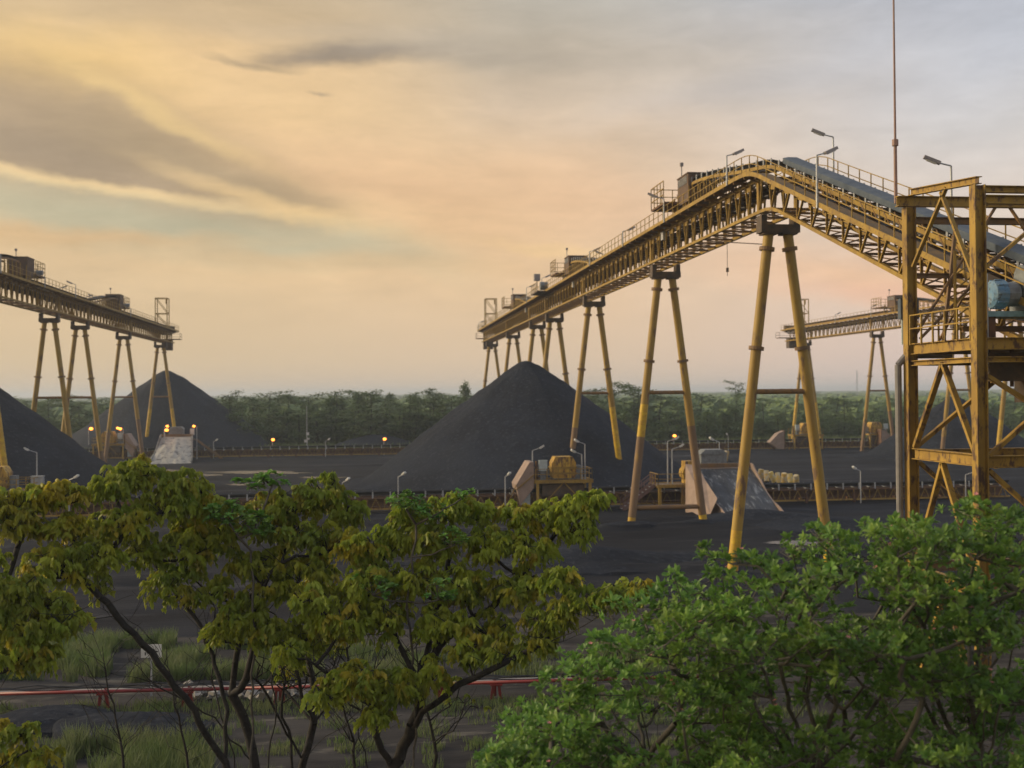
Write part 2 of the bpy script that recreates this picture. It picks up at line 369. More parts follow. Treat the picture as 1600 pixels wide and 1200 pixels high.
# ------------------------------------------------------------------ coal piles
def pile(label, x, y, h, ang=36, seed=0, toe=2.5, n=110, rings=70, sx=1, fr=1.0, name='coal_pile', ctr=0):
    r = h / math.tan(rad(ang)); rt = r + toe
    mb = MB(); mb.v.append((0, 0, h - .25))
    for k in range(1, rings + 1):
        d = rt * k / rings
        for i in range(n):
            t = 2 * math.pi * i / n; cx, sy = math.cos(t), math.sin(t)
            dd = d * (1 + .05 * fbm(cx * 1.2 + seed, sy * 1.2, seed, 3))
            z = h - math.sqrt(dd * dd + 1.6) * math.tan(rad(ang)) + .9 * math.tan(rad(ang))
            if z < toe * .5: z = toe * .5 * math.exp((z - toe * .5) / (toe * .5))
            g = fbm(cx * 7 + seed, sy * 7, d * .05, 3) * .14 * min(1, d / 5)
            z += g + .38 * fbm(cx * d * .22, sy * d * .22, seed, 5)
            if k == rings: z = -.5
            mb.v.append((cx * dd * sx, sy * dd * (fr if sy < 0 else 1), z))
    for i in range(n): mb.f.append((0, 1 + i, 1 + (i + 1) % n))
    for k in range(rings - 1):
        for i in range(n):
            a = 1 + k * n + i; b = 1 + k * n + (i + 1) % n; mb.f.append((a, a + n, b + n, b))
    return tag(mb.obj(name, 'coal', loc=(x, y, 0), smooth=True), label, 'coal pile')
q = P(825, 600, 150); pile('large central coal pile under the long yellow conveyor gallery', q.x, q.y, 15.9, 37, 1, fr=1.32)
q = P(262, 600, 250); pile('coal pile with its peak behind the end trestle of the left gallery', q.x, q.y, 17.4, 37, 2)
q = P(-78, 600, 142); pile('near coal pile cut off by the left edge of the picture', q.x, q.y, 16.4, 38, 3)
q = P(1492, 600, 195); pile('smaller coal pile seen through the steel tower at right', q.x, q.y, 10.6, 37, 4)
q = P(588, 600, 245); pile('low coal heap beyond the far conveyor beside the glowing lamp', q.x, q.y, 3.2, 30, 5, name='coal_heap', n=48, rings=20, toe=1.5, sx=1.9)
q = P(450, 600, 262); pile('low flat coal heap at the foot of the tree line', q.x, q.y, 2.2, 22, 6, name='coal_heap', n=48, rings=20, toe=1.5, sx=2)
q = P(930, 600, 77); pile('low dark mound of coal in front of the near conveyor', q.x, q.y, 1.3, 16, 7, name='coal_heap', n=64, rings=26, toe=1, sx=1.6)
q = P(205, 600, 39.6); pile('small mound of black dirt just under the red pipe', q.x, q.y, .55, 20, 8, name='coal_heap', n=48, rings=20, toe=.5, sx=1.4)
q = P(110, 600, 40.5); pile('flatter mound of black dirt below the red pipe at far left', q.x, q.y, .4, 18, 9, name='coal_heap', n=48, rings=20, toe=.5, sx=1.5)
for (fx, fy, hh, lab) in ((22.3, 97.1, .55, 'spilled coal around the left foot of the second trestle'), (28.8, 97.0, .5, 'spilled coal around the right foot of the second trestle'), (22.2, 69.4, .5, 'spilled coal around the left foot of the nearest trestle'), (28.9, 69.4, .5, 'spilled coal around the right foot of the nearest trestle')):
    pile(lab, fx, fy, hh, 20, fx + fy, name='coal_heap', n=40, rings=14, toe=.5, sx=1.5)
q = P(1185, 600, 102.5); pile('dark coal spread along the bottom edge of the loading ramp', q.x, q.y, 1.0, 17, 21, name='coal_heap', n=56, rings=20, toe=.8, sx=1.7)
q = P(1300, 600, 96); pile('low spread of coal beside the foot of the loading ramp', q.x, q.y, 1.0, 14, 12, name='coal_heap', n=48, rings=20, toe=1, sx=1.6)
# ------------------------------------------------------------------ conveyor galleries
def softp(t, s=.5): return max(t, 0) + s * math.log1p(math.exp(-abs(t) / s))
def zb(y): return 22.5 - .350 * softp(67.2 - y)              # underside of the truss
def zw(y): return zb(y) + 2.5 - .45 * (1 / (1 + math.exp((y - 68) / .8)))   # walkway
def lift(y):                                                 # belt carried up to each tripper
    z = .55
    for t in TRIP:
        if t - 21 < y < t + 1.2: k = min(1, (y - (t - 21)) / 20); z = max(z, .55 + 1.95 * k * k * (3 - 2 * k) if k < 1 else 2.5)
    return z
TRIP = (87.5, 140.5, 195.0)
BENTS = [(69.4, 0), (97.1, 1), (128.9, 0), (157.0, 0), (173.2, 0), (202.9, 0), (238.1, 0)]
ZL = 21.3
def leg_mesh(side, z0=-.6, zsplit=1.9):
    def x(z): return side * (.62 + (ZL - z) * .1215)
    out = []
    for z in (14.0, ZL - 1.1): out.append(MB().tube((x(z), 0, z), (x(z + .22), 0, z + .22), .48, .48, 18).mesh('flange', 'dusty'))
    return out
LEG = {s: leg_mesh(s) for s in (-1, 1)}
# paint bands of each leg, from the foot up: (top of band, material); the last band runs to the cap
BANDS = {(-1, 69): [(2.8, 'leg_bright')], (1, 69): [(2.9, 'leg_bright')], (-1, 97): [(.7, 'leg_bright'), (7.6, 'leg_brown'), (10.4, 'leg_bright')], (1, 97): [(.8, 'leg_bright'), (8.5, 'leg_brown')],
         (-1, 129): [(5.0, 'leg_bright'), (7.5, 'leg_brown')], (1, 129): [(9.8, 'leg_bright')], (-1, 157): [(7, 'leg_bright')], (1, 157): [(6, 'leg_bright')], (-1, 173): [(4, 'leg_brown')], (1, 173): [(3.6, 'leg_brown')],
         (-1, 203): [(5.4, 'leg_brown')], (1, 203): [(7.6, 'leg_brown')], (-1, 238): [(9, 'leg_bright')], (1, 238): [(9, 'leg_bright')]}
def trestle(root, y, low, zsplit=None, bright=None):
    cap = MB().box((0, 0, ZL + .25), (2.5, 1.0, .5))
    for s in (-1, 1):
        cap.box((s * 1.05, 0, ZL + .5 + .3), (.35, .9, .62)); cap.box((s * .62, 0, ZL - .06), (.95, .95, .1))
    t = cap.obj('trestle', 'darksteel', root, (0, y, 0))
    for s in (-1, 1):
        for me in LEG[s]: link('flange', me, t)
        xx = lambda z: s * (.62 + (ZL - z) * .1215)
        zz = -.6
        for top, mm in BANDS.get((s, round(y)), [(1.9, 'leg_bright')]):
            MB().tube((xx(zz), 0, zz), (xx(top), 0, top), .345, .343, 18, caps=False).obj('leg_foot', mm, t, smooth=True); zz = top
        MB().tube((xx(zz), 0, zz), (xx(ZL), 0, ZL), .341, .315, 18, caps=False).obj('leg', 'leg', t, smooth=True)
    MB().tube((-.62 - 9.9 * .1215, 0, 11.4), (.62 + 9.9 * .1215, 0, 11.4), .17, n=10).obj('crossbar', 'dusty', t)
    if low: MB().tube((-3.0, 0, 1.5), (3.0, 0, 1.5), .2, n=10).obj('crossbar', 'dusty', t)
    return t
def along(y0, y1, step=3.0):
    n = max(1, round((y1 - y0) / step)); return [y0 + (y1 - y0) * i / n for i in range(n + 1)]
def ys_main(y0, y1):
    out = [y0]; y = y0
    while y < y1 - .01:
        y += 1.0 if 58 < y < 78 else 4.0
        out.append(min(y, y1))
    return out
HW = 1.2
def web_mesh(h):
    mb = MB()
    mb.beam((0, -.55, h - .15), (0, 0, .1), .07, .13, (1, 0, 0)); mb.beam((0, .55, h - .15), (0, 0, .1), .07, .13, (1, 0, 0))
    mb.prism([(-.02, -.3, h - .12), (-.02, .3, h - .12), (-.02, .36, h - .5), (-.02, -.36, h - .5)], (.03, 0, 0))
    return mb.mesh('web_brace', 'steel')
def gallery(name, label, y0, y1, bents, full, grp):
    root = thing(name, label, 'conveyor', (0, 0, 0), group=grp)
    ys = ys_main(y0, y1) if full else along(y0, y1, 12)
    def run(nm, m, fx, fz, w, h, ys=ys, z=zb):
        mb = MB()
        for x in fx:
            for a, b in zip(ys, ys[1:]): mb.beam((x, a, z(a) + fz), (x, b, z(b) + fz), w, h)
        return mb.obj(nm, m, root)
    for s in (-1, 1):
        run('bottom_chord', 'steel', (s * HW,), .1, .2, .2)
        run('top_chord', 'steel', (s * HW,), -.3, .2, .28, z=zw)
        run('walkway', 'grating', (s * 1.75,), 0, .95, .06, z=zw)
        run('kick_beam', 'steel', (s * 2.22,), -.02, .06, .26, z=zw)
        # railing
        rb = MB()
        for a, b in zip(ys, ys[1:]):
            for dz in (.6, 1.12): rb.tube((s * 2.2, a, zw(a) + dz), (s * 2.2, b, zw(b) + dz), .03, n=5)
        if s == -1 or not full or True:
            hr = rb.obj('handrail', 'steel', root)
        posts = [y for y in along(y0 + .3, y1 - .3, 1.5 if full else 1.6)]
        pm = MB().beam((0, 0, 0), (0, 0, 1.12), .05).mesh('rail_post', 'steel')
        if full and s == -1:
            for y in posts: link('rail_post', pm, root, (s * 2.2, y, zw(y)))
        elif full:
            for y in posts: link('rail_post', pm, root, (s * 2.2, y, zw(y)))
        else:
            q = MB()
            for y in posts: q.beam((s * 2.2, y, zw(y)), (s * 2.2, y, zw(y) + 1.12), .05)
            q.obj('rail_posts', 'steel', root, kind='stuff')
    # webs
    pitch = 2.1
    wl = [y0 + 1 + pitch * i for i in range(int((y1 - y0 - 1) / pitch))]
    w1 = web_mesh(2.2); w2 = web_mesh(1.75)
    if full:
        for s in (-1, 1):
            for y in wl: link('web_brace', w1 if y > 69 else w2, root, (s * HW, y, zb(y)), (math.atan2(zb(y + .5) - zb(y - .5), 1), 0, 0))
    else:
        q = MB()
        for s in (-1, 1):
            for y in wl:
                h = 2.2
                for e in (-.55, .55): q.beam((s * HW, y + e, zb(y) + h - .15), (s * HW, y, zb(y) + .1), .07, .13, (1, 0, 0))
        q.obj('web_bracing', 'steel', root, kind='stuff')
    # verticals over trestles, floor beams, lateral cross bracing, belts
    q = MB()
    for y in along(y0 + 1, y1 - 1, 2.1):
        q.beam((-HW, y, zb(y) + .1), (HW, y, zb(y) + .1), .09, .12)
        q.beam((-2.2, y, zw(y) - .22), (2.2, y, zw(y) - .22), .09, .16)
        for s in (-1, 1): q.beam((s * HW, y, zw(y) - .5), (s * 2.15, y, zw(y) - .14), .06)
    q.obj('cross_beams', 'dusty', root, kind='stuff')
    q = MB()
    for i, y in enumerate(along(y0 + 1, y1 - 1, 2.1)[:-1]):
        y2 = y + 2.1; e = 1 if i % 2 else -1
        q.beam((-HW * e, y, zb(y) + .1), (HW * e, y2, zb(y2) + .1), .07)
        if full and i % 1 == 0: q.beam((HW * e, y, zb(y) + .08), (-HW * e, y2, zb(y2) + .08), .06)
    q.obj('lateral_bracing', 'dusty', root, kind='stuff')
    q = MB()                                                  # return side: idler rolls, sway frames, cable trays
    for y in along(y0 + 1, y1 - 1, 1.6):
        q.tube((-.95, y, zw(y) - .75), (.95, y, zw(y) - .75), .09, n=6)
        for e in (-1, 1): q.beam((e * .95, y, zw(y) - .3), (e * .95, y, zw(y) - .85), .08)
    q.obj('return_idlers', 'darksteel', root, kind='stuff')
    run('return_belt', 'rubber', (0,), -.62, 1.3, .03, z=zw)
    run('cable_tray', 'pipe', (-.98, .98), -.52, .14, .1, z=zw)
    ysb = along(y0, y1, 1.0) if not full else [y for y in along(y0, y1, 1.0)]
    mb = MB()
    for a, b in zip(ysb, ysb[1:]):
        if lift(a) > 2.4 and lift(b) < 1: continue
        za, zbb = zw(a) + lift(a), zw(b) + lift(b)
        for s in (-1, 1): mb.prism([(s * .25, a, za), (s * .75, a, za + .28), (s * .75, a, za + .31), (s * .25, a, za + .03)], (0, b - a, zbb - za))
        mb.prism([(-.25, a, za), (.25, a, za), (.25, a, za + .03), (-.25, a, za + .03)], (0, b - a, zbb - za))
    mb.obj('belt', 'rubber', root)
    for s in (-1, 1):
        mb = MB()
        for a, b in zip(ysb, ysb[1:]):
            if lift(a) > 2.4 and lift(b) < 1: mb.obj('stringer', 'steel' if full else 'dusty', root); mb = MB(); continue
            mb.beam((s * .85, a, zw(a) + lift(a) - .15), (s * .85, b, zw(b) + lift(b) - .15), .1, .22)
        mb.obj('stringer', 'steel' if full else 'dusty', root)
    im = MB().box((-.86, 0, .12), (.06, .16, .5)).box((.86, 0, .12), (.06, .16, .5)).box((0, 0, -.06), (1.7, .1, .08)).mesh('idler_frame', 'galv')
    if full:
        for y in along(y0 + 1, y1 - 1, 1.35): 
            if lift(y) > .2: link('idler_frame', im, root, (0, y, zw(y) + lift(y)))
    q = MB()                                                  # stands under the belt and the raised tripper belt
    for y in along(y0 + 1, y1 - 1, 1.5):
        h = lift(y)
        if h > .9 or full:
            for s in (-1, 1): q.beam((s * .85, y, zw(y)), (s * .85, y, zw(y) + h - .2), .08)
            if h > 1.2: q.beam((-.85, y, zw(y) + .1), (-.85, y + 1.4, zw(y) + h - .25), .05)
    q.obj('belt_stands', 'steel', root, kind='stuff')
    if full:
        ys2 = ys_main(y0, 66.0)
        mb = MB()
        for a, b in zip(ys2, ys2[1:]):
            d = Vector((0, b - a, zw(b) - zw(a)))
            sec = [(-.90, .84), (-.92, 1.16), (-.6, 1.22), (-.05, 1.22)]
            for (xa, z1), (xb, z2) in zip(sec, sec[1:]):
                mb.prism([(xa, a, zw(a) + z1), (xb, a, zw(a) + z2), (xb * .97, a, zw(a) + z2 - .03), (xa * .97, a, zw(a) + z1 - .0)], d)
        mb.obj('belt_hood', 'hood', root)
        q = MB()                                              # plates and stairs hung inside the inclined truss
        for y in along(y0, 64, 1.35):
            q.beam((-.9, y, zw(y) + .05), (-.9, y + .8, zw(y + .8) + .75), .05); q.box((0, y, zw(y) + .3), (1.5, .05, .12))
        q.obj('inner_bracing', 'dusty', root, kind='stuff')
    for y, low in bents:
        trestle(root, y, low, bright=None)
        for s in (-1, 1): MB().box((s * HW, y, (zb(y) + zw(y)) / 2), (.22, .35, zw(y) - zb(y) - .1)).obj('truss_post', 'steel', root)
    # tall lattice frame and end platform
    f = MB(); 
    for yy in (239.0, 241.4):
        for s in (-1, 1): f.beam((s * 1.15, yy, zw(yy)), (s * 1.15, yy, 31.3), .16)
        for z in (28.2, 31.3): f.beam((-1.2, yy, z), (1.2, yy, z), .14)
        f.beam((-1.1, yy, 28.2), (1.1, yy, 25.6), .1); f.beam((-1.1, yy, 31.2), (1.1, yy, 28.3), .1)
    for s in (-1, 1):
        for z in (28.2, 31.3): f.beam((s * 1.15, 239, z), (s * 1.15, 241.4, z), .12)
    f.tube((.8, 240, 31.2), (.8, 240, 30.2), .12, n=6)
    f.obj('lattice_frame', 'steel', root)
    e = MB().box((0, y1 - 1.0, zb(y1) - .4), (2.0, 1.8, 2.2)); e.box((0, y1 + .4, zw(y1) + .5), (2.4, .8, 1.2)); e.obj('end_chute', 'darksteel', root)
    e = MB().box((0, y1 + 1.6, zw(y1) - 1.6), (4.6, 2.6, .12))
    for x in (-2.3, 2.3):
        for yy in (y1 + .4, y1 + 2.9): e.beam((x, yy, zw(y1) - 1.6), (x, yy, zw(y1) - .4), .06)
        for dz in (-.4, -1.0): e.beam((x, y1 + .4, zw(y1) + dz), (x, y1 + 2.9, zw(y1) + dz), .05)
    for dz in (-.4, -1.0): e.beam((-2.3, y1 + 2.9, zw(y1) + dz), (2.3, y1 + 2.9, zw(y1) + dz), .05)
    e.obj('end_platform', 'rust', root)
    return root
GRP = 'elevated conveyor galleries on trestles'
g_main = gallery('conveyor_gallery', 'long yellow conveyor gallery that climbs to a peak above the central coal pile', 20, 247, BENTS, True, GRP)
g_main.location = (25.5, 0, 0)
g_far = gallery('conveyor_gallery', 'yellow conveyor gallery coming in from the left edge over the left coal piles', 100, 247, [b for b in BENTS if b[0] > 100], False, GRP)
g_far.location = (-41.4, 0, 0)
index_kids()
g3 = dup(g_far); g3.location = (93.3, 0, 0); g3['label'] = 'distant conveyor gallery seen behind the steel tower at right'
# ------------------------------------------------------------------ tripper cars
M['tripbox'] = mat('dark_rusted_chute_plate', (.075, .048, .036), (.14, .085, .05), .9, .75, 0, .004, 6, (.24, .15, .05), .62, 2)
def tripper():
    t = thing('tripper_car', '', 'tripper')
    b = MB(); b.box((0, -.4, 2.1), (2.3, 3.0, 2.1)); b.box((0, -.5, .72), (1.9, 2.0, .85)); b.box((0, -.4, 3.2), (2.42, 3.1, .08)); b.obj('head_chute', 'tripbox', t)
    b = MB()
    for s in (-1, 1):
        b.beam((s * 1.05, -2.2, .12), (s * 1.05, 2.6, .12), .16, .22)
        for y in (-2.0, -.7, .8, 2.4): b.tube((s * 1.0, y, .12), (s * 1.22, y, .12), .2, n=10)
        for y in (-1.9, -.95): b.beam((s * 1.08, y, .2), (s * 1.08, y, 2.2), .1)
        b.beam((s * 1.1, 2.3, .2), (s * 1.1, 2.3, 1.9), .12)
        b.beam((s * 1.1, 1.0, .2), (s * 1.1, 2.3, 1.8), .08)
    b.obj('bogie_frame', 'steel', t)
    b = MB().box((-.5, 3.0, 1.35), (3.6, 4.2, .16)); b.obj('platform', 'rust', t)
    r = MB()
    for (a, c_) in (((-2.3, 1.1), (-2.3, 5.1)), ((-2.3, 5.1), (1.3, 5.1)), ((1.3, 5.1), (1.3, 1.1))):
        for z in (2.0, 2.5, 3.1): r.beam((*a, z), (*c_, z), .06)
        for k in range(5):
            x = a[0] + (c_[0] - a[0]) * k / 4; y = a[1] + (c_[1] - a[1]) * k / 4; r.beam((x, y, 1.35), (x, y, 3.1), .06)
    r.obj('cage_railing', 'steel', t)
    MB().tube((-.9, .8, 3.2), (-.9, .8, 4.3), .05, n=5).box((-.9, .8, 4.35), (.24, .24, .28)).obj('beacon', 'lampgrey', t)
    MB().tube((1.0, 2.0, 1.7), (1.9, 2.0, 1.7), .3, n=12).obj('drive_motor', 'greym', t)
    b = MB()
    for k in range(7): b.box((-1.18, -1.5 + k * .36, 2.75), (.06, .09, .6))
    b.obj('side_ribs', 'galv', t)
    return t
tp = tripper(); index_kids()
spots = [(25.5, 87.5, 'dark rusty tripper car with cage platform nearest the gallery peak'),
         (25.5, 140.5, 'middle of the three tripper cars riding the central gallery'),
         (25.5, 195.0, 'smallest tripper car on the central gallery next to the lattice frame'),
         (-41.4, 145.0, 'large tripper car on the left gallery at the left picture edge'),
         (-41.4, 196.5, 'smaller tripper car on the left gallery with belt sagging behind it'),
         (93.3, 195.0, 'tripper car on the distant right gallery beside the tower column')]
for i, (x, y, l) in enumerate(spots):
    o = tp if i == 0 else dup(tp); o.location = (x, y, zw(y) + .0); o['label'] = l; o['group'] = 'tripper cars on the galleries'
# winch and box on the walkway before the middle tripper
w = thing('walkway_winch', 'winch with a grey cabinet on the central gallery walkway between two trippers', 'winch', (23.2, 153, zw(153)))
MB().box((0, 0, -.12), (2.2, 6, .14)).obj('base_plate', 'darksteel', w)
MB().tube((-.5, -1.6, .7), (.5, -1.6, .7), .55, n=16).obj('drum', 'greym', w)
MB().box((-.5, 1.2, 2.1), (.8, .8, .9)).beam((-.5, 1.2, 0), (-.5, 1.2, 1.7), .1).obj('cabinet', 'lampgrey', w)
rb = MB()
for k in range(6): rb.beam((-1.05, -2.8 + k * 1.12, -.1), (-1.05, -2.8 + k * 1.12, 1.1), .06)
for z in (.5, 1.1): rb.beam((-1.05, -2.8, z), (-1.05, 2.8, z), .05)
rb.obj('guard_rail', 'steel', w)
for i, y in enumerate((92.5, 134.5, 176.0)):
    tag(MB().box((0, 0, 0), (.3, .7, .6)).box((0, 0, .34), (.34, .76, .06)).box((.17, 0, -.5), (.06, .1, .5)).obj('junction_box', 'galv', None, (24.2, y, zw(y) - .75)),
        ['pale junction box under the walkway close to the gallery peak', 'pale junction box under the walkway near the middle tripper car', 'pale junction box under the walkway near the smallest tripper car'][i], 'junction box', 'junction boxes on the gallery')
# ------------------------------------------------------------------ lamps
def lamp(loc, h, dirx, diry, label, lit=False, arm=1.0, head=.8, m='galv', grp=None, base=False, up=.28):
    d = Vector((dirx, diry, 0)).normalized()
    t = thing('street_lamp' if base else 'walkway_lamp', label, 'lamp', loc, group=grp)
    MB().tube((0, 0, 0), (0, 0, h), .07, .05, 8).obj('pole', m, t)
    a0 = Vector((0, 0, h)); a1 = a0 + d * arm + Vector((0, 0, arm * up))
    MB().tube(a0, a1, .04, n=6).obj('arm', m, t)
    a2 = a1 + d * head + Vector((0, 0, head * up * 1.6))
    MB().beam(a1, a2, .24, .16).obj('lamp_head', 'lampgrey' if not base else 'white', t)
    c_ = (a1 + a2) / 2 - Vector((0, 0, .10))
    if lit:
        bm = bmesh.new(); bmesh.ops.create_icosphere(bm, subdivisions=2, radius=lit); me = bpy.data.meshes.new('bulb'); bm.to_mesh(me); bm.free()
        me.materials.append(M['lit']); link('bulb', me, t, c_ + Vector((0, 0, -.08)), scale=(1, 1, .8))
    else: MB().beam(a1 + (a2 - a1) * .25 - Vector((0, 0, .1)), a2 - (a2 - a1) * .15 - Vector((0, 0, .1)), .18, .06).obj('lens', 'lens', t)
    return t
LG = 'lamps along the central gallery'
def glamp(gx, side, px, ytop, dx, label, grp):
    """lamp on the walkway of the gallery at gx that stands in photo column px"""
    x = gx + side * 2.3; t = math.tan(YAW + math.atan((px - 800) / FPX)); y = x / t
    D = x * FWD.x + y * FWD.y; hz = 622 - .0085 * px
    top = 11.4 + (hz - ytop) * D / FPX
    z = zw(y); lamp((x, y, z - .2), top - z, dx, .25, label, grp=grp, m='galv', arm=.5, head=.75)
for a in [(1139, 238, 1, 'walkway lamp standing over the tripper car nearest the peak'), (975, 358, 1, 'walkway lamp halfway up the level gallery with its arm to the right'),
          (923, 390, 1, 'walkway lamp just behind the middle tripper car'), (848, 432, 1, 'walkway lamp between the middle and the smallest tripper'),
          (824, 447, 1, 'walkway lamp right beside the smallest tripper car'), (748.5, 503, 1, 'lamp on the far end platform of the central gallery'),
          (1040, 306, -.6, 'thin lamp rising left of the cage platform of the nearest tripper'), (1280, 236, 1, 'lamp in front of the blue hood, arm pointing right')]:
    glamp(25.5, -1, a[0], a[1], a[2], a[3], LG)
for a in [(1306, 208, -1, 'tallest lamp beyond the peak, arm pointing left'), (1490, 252, -1, 'lamp rising behind the sloping beam of the tower'), (948, 395, -1, 'short lamp at the far rail behind the middle tripper')]:
    glamp(25.5, 1, a[0], a[1], a[2], a[3], LG)
for a in [(71, 430, -1, 'lamp between the large left tripper and the next lamps'), (119, 442, -1, 'tallest lamp in the middle of the left gallery'), (205, 480, -1, 'lamp past the smaller left tripper car'), (2, 394, -1, 'lamp cut by the left picture edge')]:
    glamp(-41.4, 1, a[0], a[1], a[2], a[3], 'lamps along the left gallery')
for a in [(91, 449, 1, 'short lamp with arm to the right on the left gallery'), (132, 463, 1, 'small lamp ahead of the sagging belt on the left gallery'), (150, 462, -1, 'small lamp next to the smaller left tripper')]:
    glamp(-41.4, -1, a[0], a[1], a[2], a[3], 'lamps along the left gallery')
for a in [(1306, 490, 1, 'tiny lamp near the lattice frame of the distant gallery'), (1362, 478, 1, 'tiny lamp at mid length of the distant gallery')]:
    glamp(93.3, -1, a[0], a[1], a[2], a[3], 'lamps along the distant gallery')
# hanging line with arm below the truss
hl = thing('hanging_cable', 'thin arm with a weighted line hanging under the gallery by the peak trestle', 'cable', (24.3, 80, 0))
MB().beam((0, 0, 22.2), (3.2, -3, 21.6), .06).obj('arm', 'darksteel', hl)
MB().tube((1.0, -.9, 22.0), (1.0, -.9, 19.6), .02, n=4).obj('line', 'cable', hl)
MB().tube((1.0, -.9, 19.9), (1.0, -.9, 20.2), .1, n=6).obj('weight', 'darksteel', hl)
# ------------------------------------------------------------------ ground conveyors
def gconv(y, x0, x1, label, zt, gaps=()):
    t = thing('ground_conveyor', label, 'conveyor', (0, y, 0), group='belt conveyors running low across the yard')
    b = MB().box(((x0 + x1) / 2, 0, zt - .05), (x1 - x0, 1.25, .06)); 
    for s in (-1, 1): b.prism([(x0, s * .6, zt - .06), (x0, s * .85, zt + .22), (x0, s * .85, zt + .26), (x0, s * .6, zt - .02)], (x1 - x0, 0, 0))
    b.obj('belt', 'rubber', t)
    MB().box(((x0 + x1) / 2, 0, zt + .02), (x1 - x0, 1.0, .12)).obj('coal_load', 'coal', t)
    MB().box(((x0 + x1) / 2, .1, zt - .38), (x1 - x0, 1.0, .06)).obj('deck_plate', 'rust', t)
    for s in (-1, 1):
        MB().box(((x0 + x1) / 2, s * .9, zt - .36), (x1 - x0, .12, .18)).obj('top_chord', 'rust', t)
        MB().box(((x0 + x1) / 2, s * .9, zt - 1.42), (x1 - x0, .12, .16)).obj('bottom_chord', 'leg' if s < 0 else 'rust', t)
    p = MB().box((0, -.98, -.05), (.14, .05, .62)).box((0, .98, -.05), (.14, .05, .62)).box((0, 0, -.3), (.12, 1.9, .08)).mesh('idler_bracket', 'galv')
    v = MB().beam((-.45, -.92, -1.38), (0, -.92, -.42), .07).beam((.45, -.92, -1.38), (0, -.92, -.42), .07).beam((-.85, -.92, -1.38), (-.85, -.92, -.42), .07).mesh('truss_web', 'steel')
    n = int((x1 - x0) / 1.7)
    for i in range(n):
        x = x0 + .8 + 1.7 * i
        link('idler_bracket', p, t, (x, 0, zt)); link('truss_web', v, t, (x + .3, 0, zt))
    b = MB()
    for i in range(int((x1 - x0) / 5.1)):
        x = x0 + 2 + 5.1 * i
        for s in (-1, 1): b.box((x, s * .9, zt / 2 - .8), (.2, .2, zt + .3))
        b.box((x, 0, .35), (.3, 2.2, .2))
    b.obj('support_legs', 'rust', t, kind='stuff')
    MB().box(((x0 + x1) / 2, .55, zt - .9), (x1 - x0, .05, .75)).obj('spill_plate', 'rust', t)
    return t
gconv(113.4, -60, 66, 'near belt conveyor running low across the yard before the central coal pile', 1.75)
gconv(218.0, -92, 120, 'far belt conveyor at the foot of the tree line', 1.75)
